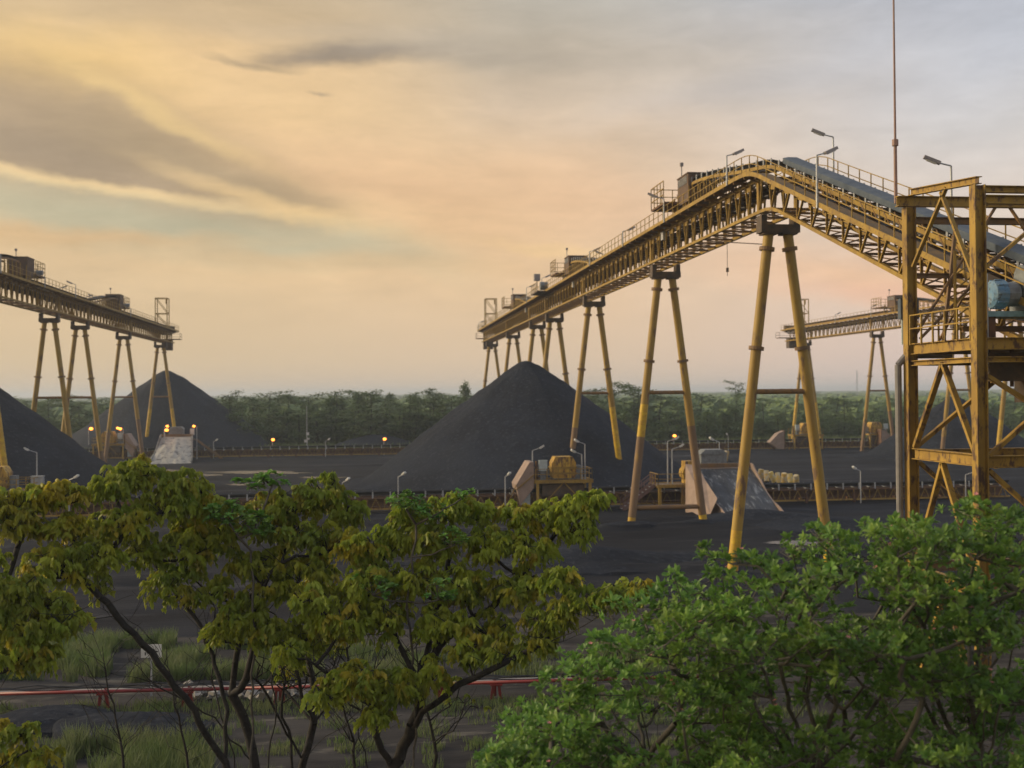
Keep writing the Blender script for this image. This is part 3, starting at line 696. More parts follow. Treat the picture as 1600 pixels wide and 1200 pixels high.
# ------------------------------------------------------------------ reclaim stations
def rails(mb, pts, z, h=1.1, step=1.2, r=.035):
    for a, b in zip(pts, pts[1:]):
        a = Vector((*a, z)); b = Vector((*b, z)); n = max(1, round((b - a).length / step))
        for k in range(n + 1): q = a.lerp(b, k / n); mb.beam(q, q + Vector((0, 0, h)), r * 2)
        for dz in (h * .55, h): mb.beam(a + Vector((0, 0, dz)), b + Vector((0, 0, dz)), r * 1.6)
def station(x, y, label, mir=1, w=5.6, zd=2.8, d=3.0, tank=True, wedge=True, cabinet=True, sc=1):
    t = thing('reclaim_feeder', label, 'coal feeder', (x, y, 0), group='coal feeders astride the ground conveyors'); t.scale = (mir * sc, sc, sc)
    MB().box((0, 0, zd), (w, d, .1)).obj('deck', 'grating', t)
    b = MB()
    for s in (-1, 1): b.box((0, s * (d / 2 + .06), zd - .02), (w + .2, .12, .34)); b.box((s * (w / 2 + .06), 0, zd - .02), (.12, d - .01, .34))
    b.obj('edge_beam', 'steel', t)
    pm = MB().box((0, 0, zd / 2 - .3), (.26, .26, zd + .2)).mesh('post', 'leg')
    for sx in (-1, 1):
        for sy in (-1, 1): link('post', pm, t, (sx * (w / 2 - .2), sy * (d / 2 - .12), 0))
    b = MB()
    for s in (-1, 1): b.beam((s * .1, -d / 2 + .1, zd - .2), (s * (w / 2 - 1.1), -d / 2 + .1, .9), .1)
    b.obj('knee_brace', 'steel', t)
    r = MB(); rails(r, [(-w / 2, -d / 2), (w / 2, -d / 2), (w / 2, d / 2), (-w / 2, d / 2)], zd + .1); r.obj('railing', 'steel', t)
    if tank:
        k = MB(); k.prism([(-.95, -1, zd + .25), (1.15, -1, zd + .25), (1.3, -1, zd + .6), (1.3, -1, zd + 1.75), (.95, -1, zd + 2.35), (-.75, -1, zd + 2.35), (-1.05, -1, zd + 1.75), (-1.05, -1, zd + .5)], (0, 2, 0))
        h = k.obj('crusher_housing', 'tankmat', t)
        for z in (zd + .75, zd + 1.3): MB().box((.12, 0, z), (2.5, 2.16, .14)).obj('rib', 'steel', h)
        MB().box((.12, 0, zd + .2), (2.2, 1.8, .12)).box((1.65, .2, zd + .8), (.6, .9, 1.3)).obj('drive_guard', 'greym', t)
    if cabinet:
        MB().box((-1.95, -.7, zd + 1.5), (.8, .4, 1.0)).box((-1.95, -.7, zd + 2.02), (.86, .46, .05)).obj('cabinet', 'cab', t)
        MB().box((-1.95, -.6, zd + .5), (.5, .4, .9)).tube((-1.4, -.3, zd + .5), (-1.4, -.3, zd + 1.1), .18, n=10).obj('gearbox', 'greym', t)
        MB().tube((-2.5, .2, zd + .1), (-2.5, .2, zd + 1.9), .22, .1, 8).obj('vent_pipe', 'rust', t)
    if wedge:
        b = MB(); b.prism([(-w / 2 - .55, -1.3, zd + 1.9), (-w / 2 - .15, -1.3, zd + 1.9), (-w / 2 - .15, -1.3, zd - .6), (-w / 2 - 1.5, -1.3, .5), (-w / 2 - 1.9, -1.3, zd - .3)], (0, 3.6, 0))
        b.obj('feed_hopper', 'tan', t)
        MB().box((-w / 2 - .9, 0, zd / 2 - .3), (.9, 1.6, zd - 1.6)).obj('hopper_leg', 'cab', t)
        MB().beam((-w / 2 - 1.95, -1.38, zd - .8), (-w / 2 - .1, -1.38, zd + .7), .09).beam((-w / 2 - 2.6, -1.38, zd - 1.8), (-w / 2 - 1.9, -1.38, zd - .3), .08).obj('edge_rail', 'steel', t)
    MB().box((0, 0, zd - .9), (w - 1.4, d - .8, 1.1)).obj('discharge_chute', 'darksteel', t)
    return t
M['tankmat'] = mat('rust_streaked_yellow', (.56, .36, .04), (.42, .24, .035), 1.0, .6, 0, .01, 5, (.12, .06, .03), .53, 1.6, (1.6, 1.6, .5))
def sxy(px, wy): return XY(px, wy)
station(XY(876, 112.8), 112.8, 'yellow rust-streaked crusher on a platform in front of the central coal pile')
station(XY(171, 217.5), 217.5, 'feeder with lit lamps behind the left gallery legs', mir=-1)
station(XY(-8, 114), 114, 'feeder platform cut off at the left picture edge above the yellow leaves', w=7, zd=2.6, wedge=False)
station(XY(1258, 218), 218, 'feeder seen just right of the big trestle leg on the far conveyor', w=6, wedge=False)
station(XY(1366, 218), 218, 'small feeder in front of the distant gallery trestle', mir=-1, w=3.6, wedge=False)
# ------------------------------------------------------------------ big loading ramps
def ramp(label, pts_top, toe, zt, yb, side_m, slope_m, grp='loading ramps into the conveyor hoppers'):
    """pts_top: x0,x1 at the top edge y=yb; toe: x0,x1,y at the ground"""
    x0, x1 = pts_top; tx0, tx1, ty = toe
    t = thing('loading_ramp', label, 'ramp', (x0, yb, 0), group=grp)
    o = lambda x, y, z: (x - x0, y - yb, z)
    NX, NY = 26, 34; vs = []; fs = []
    for j in range(NY + 1):
        k = j / NY
        for i in range(NX + 1):
            u = i / NX; xa = x0 + (x1 - x0) * u; xb = tx0 + (tx1 - tx0) * u
            z = (zt - .35) * (1 - k) ** 1.12 - .15 + .16 * fbm(u * 7 + x0, k * 3, 2, 4) * min(1, k * 4) + .35 * math.sin(k * math.pi) * math.sin(u * math.pi)
            vs.append(o(xa + (xb - xa) * k, yb - .3 + (ty - yb) * k, z))
    for j in range(NY):
        for i in range(NX): a = j * (NX + 1) + i; fs.append((a, a + NX + 1, a + NX + 2, a + 1))
    mb = MB(); mb.v = vs; mb.f = fs; mb.obj('coal_slope', slope_m, t, smooth=True)
    # left side wall: sheet with a curved lower edge
    w_ = MB(); ed = [(x0 - .1, yb, zt), (x0 - .1, yb - .8, zt - .05)]
    for k in (.15, .3, .45, .6, .8, .93): ed.append((x0 - .12 + (tx0 - x0) * k, yb + (ty - yb) * k, (zt - .1) * (1 - k) ** 1.1 + .25 * math.sin(k * 9)))
    ed += [(x0 - .12 + (tx0 - x0) * .93, yb + (ty - yb) * .93, -.3), (x0 - .1, yb, -.3)]
    w_.prism([o(*e) for e in ed], (-.12, 0, 0)); w_.obj('side_wall', side_m, t)
    w_ = MB(); w_.prism([o(x1 + .02 + (a - x0 + .1) * 0 + (tx1 - x1) * min(1, max(0, (yb - b) / (yb - ty))), b, c_) for a, b, c_ in ed], (.12, 0, 0)); w_.obj('side_wall', side_m, t)
    MB().box(o((x0 + x1) / 2, yb + .1, zt - .2), (x1 - x0 + .5, .35, .4)).obj('lip_beam', 'dusty', t)
    MB().box(o((x0 + x1) / 2, yb + 1.4, zt / 2 - .1), (x1 - x0 - .3, 2.2, zt - .8)).obj('hopper_box', 'tan', t)
    MB().box(o(x0 + 2.2, yb + 2.0, zt + .35), (2.6, 1.6, 1.0)).prism([o(x0 + .8, yb + 1.1, zt + .85), o(x0 + 3.6, yb + 1.1, zt + .85), o(x0 + 3.1, yb + 1.1, zt + 1.3), o(x0 + 1.3, yb + 1.1, zt + 1.3)], (0, 1.8, 0)).obj('drive_cover', 'greym', t)
    return t
a = XY(1086, 109.5); b_ = XY(1170, 109.5)
ramp('large coal covered ramp with tan side sheeting beside the big trestle leg', (a, b_), (XY(1140, 98.5), XY(1228, 98.5), 98.5), 4.4, 109.5, 'tan', 'coalsheet')
a = XY(253, 214); b_ = XY(299, 214)
ramp('pale ramp covered with torn white tarpaulin before the left far coal pile', (a, b_), (XY(233, 203), XY(298, 203), 203), 4.6, 214, 'tarp', 'tarp')
a = XY(1212, 216)
for (px, l, s) in ((1217, 'small tan triangular hopper wall left of the far feeder', -1), (1384, 'small tan triangular hopper wall right of the small feeder', 1)):
    t = thing('hopper_wall', l, 'hopper', (XY(px, 215), 215, 0), group='triangular hopper walls on the far conveyor'); t.scale = (.8, .8, .85)
    MB().prism([(-s * 1.2, 0, .3), (-s * 1.2, 0, 4.4), (s * .2, 0, 3.9), (s * 2.4, 0, 1.8), (s * .2, 0, .3)], (0, 2.4, 0)).obj('wall_panel', 'tan', t)
    MB().box((-s * 1.3, 1.2, 2.3), (.14, 2.6, 4.4)).obj('edge_frame', 'rust', t)
wp = [P(*q) for q in ((1071, 725, 110.5), (1090, 727, 110), (1103, 752, 107.5), (1121, 779, 104.5), (1110, 803, 103.5), (1094, 807, 104.5), (1082, 800, 106.5), (1071, 801, 108.6))]
tag(MB().prism(wp, (.05, .14, 0)).obj('sheet_screen', 'tan'), 'tan hanging sheet with a wavy lower edge left of the big coal ramp', 'sheeting')
# feeder deck, lamps and stairs left of the big ramp
t = thing('access_platform', 'access platform with stairs down its left side, left of the big coal ramp', 'platform', (XY(1050, 111), 111, 0))
MB().box((0, 0, 2.3), (4.0, 3.2, .12)).obj('deck', 'grating', t)
MB().box((0, -1.65, 2.28), (4.1, .1, .3)).box((0, 1.65, 2.28), (4.1, .1, .3)).obj('edge_beam', 'leg', t)
for sx in (-1.7, .6, 1.8): MB().box((sx, -1.4, 1.0), (.28, .28, 2.4)).obj('post', 'leg', t)
MB().beam((.7, -1.45, 1.0), (1.9, -1.45, 2.2), .1).obj('knee_brace', 'steel', t)
r = MB(); rails(r, [(-1.9, 1.6), (-1.9, -1.6), (2.0, -1.6)], 2.36); r.obj('railing', 'steel', t)
MB().box((1.6, .3, 3.5), (.9, 1.4, 2.2)).tube((1.6, -.5, 3.4), (1.6, .9, 3.4), .75, n=14).obj('drive_housing', 'tankmat', t)
M['stairm'] = mat('dull_red_stair_steel', (.20, .11, .10), (.14, .09, .08), 2, .7)
for s in (-.6, .6): MB().beam((-2.0, s, 2.3), (-5.2, s, -.1), .1, .34).obj('stair_stringer', 'stairm', t)
sm_ = MB().box((0, 0, 0), (.34, 1.1, .05)).mesh('stair_tread', 'galv')
for k in range(9): link('stair_tread', sm_, t, (-2.2 - k * .35, 0, 2.1 - k * .262))
r = MB()
for s in (-.62, .62):
    for h in (.55, 1.05): r.beam((-2.0, s, 2.4 + h), (-5.2, s, h), .06)
    for k in range(4): r.beam((-2.0 - k * 1.05, s, 2.4 - k * .79), (-2.0 - k * 1.05, s, 3.45 - k * .79), .06)
r.obj('stair_railing', 'stairm', t)
t = thing('access_stairs', 'stairs leaning against the right side of the tarpaulin covered ramp', 'stairs', (XY(306, 215), 215, 0))
for s in (-.5, .5): MB().beam((0, s, 3.6), (4.6, s, 0), .12, .3).obj('stringer', 'dusty', t)
sm_ = MB().box((0, 0, 0), (.3, .9, .05)).mesh('stair_tread', 'rust')
for k in range(12): link('stair_tread', sm_, t, (.2 + k * .37, 0, 3.5 - k * .29))
MB().box((-.6, 0, 3.6), (1.6, 1.6, .1)).box((-1.2, .6, 1.7), (.2, .2, 3.6)).box((0, .6, 1.7), (.2, .2, 3.6)).obj('landing', 'dusty', t)
MB().box((-.7, 0, 5.0), (.7, .5, 1.1)).box((-.7, 0, 4.1), (.2, .2, .9)).obj('cabinet', 'white', t)
# ------------------------------------------------------------------ yard lamps
def ylamp(px, ytop, wy, dx, label, lit=False, z0=0, grp='lamp posts in the coal yard', arm=.7, head=.45):
    x = XY(px, wy); D = x * FWD.x + wy * FWD.y; top = 11.4 + (622 - .0085 * px - ytop) * D / FPX
    lamp((x, wy, z0), top - z0 - .25, dx, -.3, label, lit, arm=arm, head=head, grp=grp, base=True, up=.35)
for a in [(57, 703, 116, -1, 'white lamp with a pale cabinet beside its pole in front of the left coal pile', False, 2.7), (107, 746, 111.5, .5, 'short lamp post just left of the olive tree top', False),
          (508, 687, 216, .3, 'small white lamp post before the far conveyor, near the tall pole', False), (333, 688, 216, .3, 'small lamp post at the foot of the stairs by the tarpaulin ramp', False), (621, 741, 111.5, .2, 'lamp post in front of the left toe of the central coal pile', False),
          (788, 741, 111, .1, 'lone lamp post left of the rusty crusher', False), (831, 700, 112, 1, 'lamp at the left corner of the crusher platform', False, 2.8), (908, 706, 111.6, -1, 'lower lamp at the right corner of the crusher platform', False, 2.8),
          (913, 690, 112.6, -1, 'taller lamp at the right corner of the crusher platform', False, 2.8), (1042, 686, 111.6, 1, 'taller lamp on the platform left of the coal ramp', False, 2.3), (1049, 698, 110.6, 1, 'lower lamp on the platform left of the coal ramp', False, 2.3),
          (1123, 687, 113.5, -1, 'lamp above the top edge of the coal ramp', False, 2), (1343, 732, 111.5, -.6, 'lamp post before the near conveyor between trestle and tower', False), (1507, 738, 111.5, .3, 'lamp post seen low between the tower columns', False),
          (1137, 679, 216, -.2, 'tiny unlit lamp on the far conveyor', False), (534, 750, 108, .2, 'lamp post whose head just clears the tree in front', False)]: ylamp(*a[:5], lit=a[5], z0=a[6] if len(a) > 6 else 0)
LIT = 'glowing sodium lamps'
for a in [(138, 668, 216, 1, 'glowing lamp at the left end of the left far feeder', .34, 2.8), (192, 668, 216.5, -1, 'glowing lamp at the right end of the left far feeder', .3, 2.8), (188, 667, 217.5, -1, 'second glowing lamp crowded beside the right one of the left far feeder', .26, 2.8),
          (257, 664, 213, 1, 'upper glowing lamp at the left corner of the tarpaulin ramp', .26, 0), (256, 670, 211, .8, 'lower glowing lamp at the left corner of the tarpaulin ramp', .34, 0), (307, 664, 214, -1, 'glowing lamp over the stairs of the tarpaulin ramp', .26, 0),
          (425, 685, 219.5, .1, 'glowing lamp at the right toe of the left far coal pile', .32, 0), (599, 684, 219.5, .1, 'glowing lamp in front of the low heap left of the central pile', .32, 0), (1051, 679, 219.5, .1, 'glowing lamp far behind the pair of platform lamps', .34, 0),
          (112, 689, 160, .1, 'glowing lamp low on the edge of the near left coal pile', .26, 0)]: ylamp(*a[:5], lit=a[5], z0=a[6], grp=LIT, arm=.35, head=.3)
cb_ = thing('control_cabinet', 'pale control cabinet beside the lamp at the left edge', 'cabinet', (XY(58, 115.5), 115.5, 2.6))
MB().box((0, 0, .75), (1.1, .6, 1.0)).box((0, 0, 1.27), (1.2, .7, .05)).obj('cabinet_body', 'galv', cb_); MB().box((-.35, 0, .12), (.1, .1, .3)).box((.35, 0, .12), (.1, .1, .3)).obj('stand', 'galv', cb_)
t = thing('utility_pole', 'tall thin pale pole with two small boxes before the tree line', 'pole', (XY(479, 226), 226, 0))
MB().tube((0, 0, 0), (0, 0, 9.4), .10, .05, 8).obj('pole', 'galv', t)
MB().box((.15, -.15, 4.0), (.5, .3, .5)).obj('box', 'white', t); MB().box((-.2, -.15, 2.6), (.6, .3, .5)).box((.3, -.15, 3.0), (.4, .3, .3)).obj('box', 'white', t)
# ------------------------------------------------------------------ yellow drums lying in rows
def drum_mesh():
    mb = MB(); n = 14
    prof = [(-.75, .28), (-.70, .36), (-.3, .37), (-.26, .40), (-.22, .37), (.22, .37), (.26, .40), (.3, .37), (.70, .36), (.75, .28)]
    for a, b in zip(prof, prof[1:]): mb.tube((0, a[0], 0), (0, b[0], 0), a[1], b[1], n, caps=(a is prof[0] or b is prof[-1]))
    return mb
dme = drum_mesh().mesh('yellow_drum', 'drum', True)
wh = ['leftmost', 'second from the left', 'third from the left', 'fourth from the left', 'fifth from the left', 'sixth from the left', 'seventh from the left', 'rightmost']
for i in range(8):
    p2 = G(1179 + i * 9.3, 750 + i * 1.5)
    o = link('yellow_drum', dme, None, (p2.x, p2.y, .72 + R.uniform(0, .15)), (rad(90) + R.uniform(-.3, .3), R.uniform(-.35, .35), R.uniform(0, 6)), R.uniform(.84, .98))
    tag(o, f'{wh[i]} in the front row of worn yellow drums behind the coal ramp', 'drum', 'yellow drums lying in two rows')
for i in range(5):
    p2 = G(1099 + i * 8.8, 719 + i * .5)
    o = link('yellow_drum', dme, None, (p2.x, p2.y, .9), (rad(90) + R.uniform(-.25, .25), R.uniform(-.3, .3), R.uniform(0, 6)), R.uniform(1.1, 1.25))
    tag(o, f'{wh[i if i < 4 else 7]} in the rear row of yellow drums above the ramp edge', 'drum', 'yellow drums lying in two rows')
# ------------------------------------------------------------------ transfer tower at right
T = thing('transfer_tower', 'large yellow steel transfer tower of columns and bracing at the right edge', 'tower', (21, 0, 0))
YA, YB, XW = 37.6, 42.7, 9.5                                  # near and far column rows, width
def col(x, y, z1, w=.5, z0=-.3, m='tower'):
    mb = MB(); a = (x, y, z0); b = (x, y, z1)
    mb.box((x - w / 2 + .02, y, (z0 + z1) / 2), (.04, w, z1 - z0)); mb.box((x + w / 2 - .02, y, (z0 + z1) / 2), (.04, w, z1 - z0)); mb.box((x, y, (z0 + z1) / 2), (w - .082, .03, z1 - z0))
    return mb.obj('column', m, T)
col(0, YA, 18.5, .40); col(0, YB, 18.55, .40); col(XW, YA, 18.5, .44); col(XW, YB, 18.7, .46); col(4.9, YA, 9.0, .3);
def bm_(a, b, w, h, m='tower', name='beam'):
    MB().ibeam(a, b, w, h).obj(name, m, T)
bm_((-.5, YB, 18.78), (XW, YB, 18.78), .3, .40); bm_((.25, YA, 18.0), (XW, YA, 18.0), .3, .30); bm_((.25, YA, 18.36), (XW, YA, 18.36), .26, .24)
bm_((0, YB + .4, 18.1), (XW, YB + .4, 18.1), .26, .26, 'dusty'); bm_((0, YA - .1, 18.66), (0, YB - .2, 19.1), .24, .26); bm_((XW, YA, 18.9), (XW, YB, 18.9), .3, .3)
for z, hh in ((13.0, .42), (12.45, .2)):
    for yy in (YA + .02, YB - .3): bm_((.25, yy, z), (XW, yy, z), .26, hh)
    bm_((0, YA + .3, z), (0, YB - .3, z), .26, hh)
for yy in (YA + .02, YB - .3): bm_((.25, yy, 8.9), (XW, yy, 8.9), .3, .42, 'tower'); bm_((.25, yy, 4.6), (XW, yy, 4.6), .3, .4, 'dusty')
bm_((0, YA + .3, 8.95), (0, YB - .3, 8.95), .3, .42, 'tower'); bm_((0, YA + .3, 4.4), (0, YB - .3, 4.4), .3, .4)
MB().box((XW / 2 + .2, (YA + YB) / 2, 12.88), (XW - 1.0, YB - YA - .6, .08)).obj('platform_deck', 'grating', T)
MB().box((3.2, YA + 1.2, 12.2), (5.0, 1.2, 1.0)).obj('chute_box', 'darksteel', T)
MB().box((6.0, YB - 1.5, 11.7), (4.0, 2.0, 1.6)).obj('chute_box', 'darksteel', T)
def br(a, b, w=.2, m='tower'): MB().beam(a, b, w, w * .7).obj('brace', m, T)
ym = (YA + YB) / 2
br((0, ym, 12.4), (0, YA + .3, 9.2)); br((0, ym, 12.4), (0, YB - .3, 9.2)); br((0, ym + .1, 8.7), (0, YA + .3, 4.7)); br((0, ym + .1, 8.7), (0, YB - .3, 4.7)); br((0, ym, 4.1), (0, YA + .3, 0)); br((0, ym, 4.1), (0, YB - .3, 0))
br((.2, YB, 9.2), (4.6, YB, 12.6)); br((4.6, YB, 12.6), (9.2, YB, 9.2)); br((.3, YA, 9.1), (4.2, YA, 12.3)); br((.3, YA, 8.6), (4.6, YA, 4.8)); br((.3, YB, 8.6), (4.6, YB, 4.8)); br((9, YB, 8.6), (4.8, YB, 4.8))
br((.3, YA + .1, 11.9), (4.6, YA + .1, 9.3)); br((5.2, YA, 9.2), (8.8, YA, 12.2)); br((.3, YB - .2, 13.4), (2.6, YB - .2, 15.6), .12, 'dusty'); br((2.0, YA + 1, 12.2), (3.4, YA + 1, 10.2), .3, 'dusty'); br((1.2, YB + .2, 13.2), (3.1, YB + .2, 16.4), .1, 'dusty')
bm_((.3, YB + .2, 15.9), (XW, YB + .2, 15.9), .16, .2, 'dusty'); bm_((.25, YA + 1.6, 13.6), (XW, YA + 1.6, 13.6), .16, .2, 'dusty')
for x in (1.0, 1.9, 3.9): MB().beam((x, YA + 1.2, 11.5), (x, YA + 1.2, 12.9), .1).obj('hanger', 'rust', T)
br((0, ym - .4, 18.8), (0, YB - .3, 16.2), .14, 'steel'); br((0, ym, 18.7), (0, YA + .2, 15.2), .14, 'steel'); br((.2, YA, 15.6), (3.6, YA, 18.3), .16); br((.1, YB, 13.4), (3.6, YB, 18.6), .12, 'dusty'); br((4.2, YB, 18.6), (8, YB, 13.2), .12, 'dusty')
br((4.9, YA, 9.0), (2.4, YA, 12.2), .14, 'steel')

for x in (1.4, 2.6, 6.2): MB().beam((x, YB + .1, 13.2), (x + .6, YB + .1, 18.0), .12).obj('hanger', 'dusty', T)
r = MB(); rails(r, [(-.15, YA + .3), (-.15, YB - .3)], 13.15, 1.15, .9, .03); rails(r, [(.3, YB + .1), (XW, YB + .1)], 13.15, 1.15, .9, .03)
r.obj('railing', 'steel', T)
# lattice strut left of the second chute, ladder and pipes
mb = MB()
for s in (-.35, .35): mb.tube((1.9 + s, YB - .6, 12.9), (1.9 + s, YB - .6, 16.8), .06, n=6)
for k in range(7): mb.beam((1.55, YB - .6, 13.1 + k * .55), (2.25, YB - .6, 13.6 + k * .55), .05)
mb.obj('lattice_post', 'steel', T)
mb = MB().tube((-.42, YB + .2, 12.4), (-.42, YB + .2, 0), .13, n=10); mb.tube((-.42, YB + .2, 12.4), (-.1, YB + .2, 12.75), .13, n=10); mb.tube((-.1, YB + .2, 12.75), (1.8, YB + .25, 12.75), .11, n=10); mb.obj('drain_pipe', 'pipe', T)
mb = MB()
for k, x in enumerate((.35, .52, .68)): mb.tube((x, YA + .5 + k * .1, 12.3), (x, YA + .5 + k * .1, 17.5 - k), .06, n=6)
mb.obj('conduit', 'galv', T)
mb = MB()
for x in (2.2, 2.38, 2.55, 2.9): mb.tube((x, YA + .3, 9), (x, YA + .3, 0), .05, n=6)
mb.obj('conduit', 'galv', T)
t = thing('drive_motor', 'blue electric motor on the tower platform at the right picture edge', 'motor', (22.5, 39.2, 14.0), group=None)
M['motorb'] = mat('pale_teal_paint', (.20, .34, .36), (.14, .24, .26), 3, .6)
MB().box((.7, 0, .1), (2.6, 1.3, .2)).obj('base_frame', 'motorb', t)
for s_ in (-.4, 1.8): MB().box((s_, 0, -.4), (.25, 1.1, .8)).obj('stand', 'rust', t)
MB().tube((-.12, 0, .85), (.30, 0, .85), .50, .54, 18).tube((-.22, 0, .85), (-.13, 0, .85), .36, .49, 18).obj('motor_body', 'blue', t)
mb = MB()
for k in range(10):
    an = k / 10 * 2 * math.pi; mb.box((.09, .53 * math.cos(an), .85 + .53 * math.sin(an)), (.36, .04, .04), m=Matrix.Rotation(an, 3, 'X'))
mb.obj('cooling_fins', 'blue', t)
MB().tube((.34, 0, .85), (.8, 0, .85), .45, n=14).box((1.35, 0, .8), (.9, 1.1, 1.1)).tube((1.1, -.6, .8), (1.7, -.6, .8), .3, n=12).obj('gearbox', 'greym', t)
MB().tube((1.0, 0, 1.5), (1.6, 0, 1.5), .42, n=14).box((1.9, 0, 1.2), (.5, .9, 1.0)).obj('pulley_guard', 'greym', t)
t = thing('pump_motor', 'pale teal pump unit right behind the tall near tower column', 'pump', (21.55, 38.6, 13.2))
MB().box((0, 0, .5), (.35, .5, .9)).tube((0, 0, .9), (0, 0, 1.25), .15, n=10).obj('pump_body', 'motorb', t); MB().box((0, 0, .04), (.5, .6, .06)).obj('foot_plate', 'greym', t)
t = thing('floodlight_box', 'grey switch box with pale stripe on the far tower column', 'switch box', (21.1, 43.05, 14.6))
MB().box((0, 0, 0), (.75, .25, .8)).obj('box_body', 'hood', t); MB().box((.02, -.14, 0), (.14, .04, .84)).obj('box_stripe', 'cab', t)
MB().tube((-.25, 0, -.4), (-.25, 0, -1.4), .05, n=6).tube((.25, 0, -.4), (.25, 0, -1.5), .08, n=6).obj('conduit', 'cab', t)
t = thing('lightning_mast', 'thin reddish mast rising above the left tower column past the picture top', 'mast', (20.9, 43.6, 19.15))
MB().tube((0, 0, -.3), (0, 0, 2.0), .075, .07, 8).obj('lower_tube', 'mast', t); MB().tube((0, 0, 2.0), (0, 0, 2.25), .13, n=8).obj('joint', 'mast', t); MB().tube((0, 0, 2.25), (0, 0, 11), .05, .03, 8).obj('upper_tube', 'mast', t)
# ------------------------------------------------------------------ red pipe line, sign
t = thing('red_pipe_line', 'long red pipe carrying black cables on low stands across the foreground', 'pipe', (0, 0, 0))
pa = P(-60, 1090, 42.2); pts = [P(-60, 1088, 42.0), P(380, 1075.5, 42.6), P(700, 1068, 43.0), P(1190, 1054, 44.0)]
pts = [Vector((p.x, p.y, .62)) for p in pts]
mb = MB()
for a, b in zip(pts, pts[1:]):
    mb.tube(a, b, .062, n=10)
mb.obj('pipe', 'red', t, smooth=True)
mb = MB()
for k in range(3):
    prev = None
    for i in range(70):
        u = i / 69 * 3; j = min(2, int(u)); p = pts[j].lerp(pts[j + 1], u - j) + Vector((0, .10 + k * .09, .10 + .05 * math.sin(i * (.7 + k * .31)) + .03 * k))
        if prev: mb.tube(prev, p, .028, n=5, caps=False)
        prev = p
mb.obj('cable_bundle', 'cable', t)
MB().add([pts[0] + Vector((0, .05, -.02)), pts[0] + Vector((0, .5, -.02)), pts[-1] + Vector((0, .5, -.02)), pts[-1] + Vector((0, .05, -.02))], [(0, 1, 2, 3)]).obj('cable_tray', 'pipe', t)
sup = MB()
for s in (-.16, .16): sup.beam((s * 1.1, 0, -.62), (s * .6, 0, -.06), .10)
sup.box((0, 0, -.08), (.45, .3, .05)); sup.box((0, .42, -.3), (.1, .08, .62)); sme = sup.mesh('support_stand', 'red')
for px in (-20, 160, 290, 435, 690, 770, 900, 1050, 1160):
    best = min((pts[j].lerp(pts[j + 1], u / 40) for j in range(3) for u in range(41)), key=lambda p: abs(XY(px, p.y) - p.x)); link('support_stand', sme, t, best)
t = thing('signboard', 'small white signboard with a dark bar on a pale post in the grass', 'sign', (*P(236, 1000, 44.0).xy, 0)); t.rotation_euler.z = -.1
MB().box((0, 0, .75), (.06, .06, 1.5)).obj('post', 'galv', t)
b = MB().box((.02, -.05, 1.72), (.78, .025, .5)).obj('board', 'white', t)
MB().box((.16, -.068, 1.70), (.24, .006, .05)).box((-.2, -.068, 1.80), (.10, .006, .10)).box((-.2, -.068, 1.62), (.05, .006, .12)).obj('sign_marks', 'cable', b)
# low reclaimed things: rubble by the pipe
mb = MB()
for k in range(150):
    q = P(R.uniform(290, 520), 1050, R.uniform(43.4, 45.5)); s = R.uniform(.05, .22)
    mb.box((q.x, q.y, R.uniform(-.02, .12)), (s * 1.6, s, s * .7), m=Matrix.Rotation(R.uniform(0, 6), 3, Vector((R.random(), R.random(), R.random() + .1))))
mb.obj('rubble', 'conc', kind='stuff')
# ------------------------------------------------------------------ grass
def blades(name, n, place, h0, h1, w, m='blade', lean=.35):
    mb = MB(); v = mb.v; f = mb.f
    for _ in range(n):
        p = place()
        if p is None: continue
        x, y, z = p; h = R.uniform(h0, h1); a = R.uniform(0, 6.28); c_, s_ = math.cos(a), math.sin(a); l = R.uniform(.1, lean) * h; b = R.uniform(0, 6.28)
        o = len(v); lx, ly = math.cos(b) * l, math.sin(b) * l
        v += [(x - c_ * w, y - s_ * w, z), (x + c_ * w, y + s_ * w, z), (x + c_ * w * .8 + lx * .4, y + s_ * w * .8 + ly * .4, z + h * .6), (x - c_ * w * .8 + lx * .4, y - s_ * w * .8 + ly * .4, z + h * .6), (x + lx * 1.3, y + ly * 1.3, z + h)]
        f += [(o, o + 1, o + 2, o + 3), (o + 3, o + 2, o + 4)]
    return mb.obj(name, m, kind='stuff')
def pl(px0, px1, d0, d1, thr=-1, fr=.6):
    def g():
        for _ in range(6):
            D = R.uniform(d0, d1); q = P(R.uniform(px0, px1), 900, D); 
            if fbm(q.x * fr, q.y * fr, 7, 3) > thr: return q.x, q.y, dirt_z(q.x, q.y)
    return g
blades('grass', 15000, pl(-40, 420, 46.5, 54, .02, .45), .2, .85, .016)
blades('grass', 7000, pl(420, 1250, 46.5, 52, .0, .4), .2, .6, .016)
blades('grass', 5000, pl(100, 330, 33.5, 37.5, -.1, .5), .35, 1.0, .014)
blades('grass', 3500, pl(-40, 130, 33, 37, .05, .5), .2, .6, .014)
blades('grass', 9000, pl(-40, 1300, 37, 43.2, .12, .7), .08, .32, .012)
blades('grass', 5000, pl(280, 1300, 31, 38, .2, .7), .1, .4, .012)
blades('grass', 4000, pl(-100, 1000, 41.5, 43, -.2, .5), .12, .4, .012)
def far_g():
    x = R.uniform(-120, 160); y = R.uniform(230, 262)
    if fbm(x * .05, y * .08, 3) < -.2: return None
    return x, y, .2
blades('grass', 16000, far_g, .5, 1.6, .10)
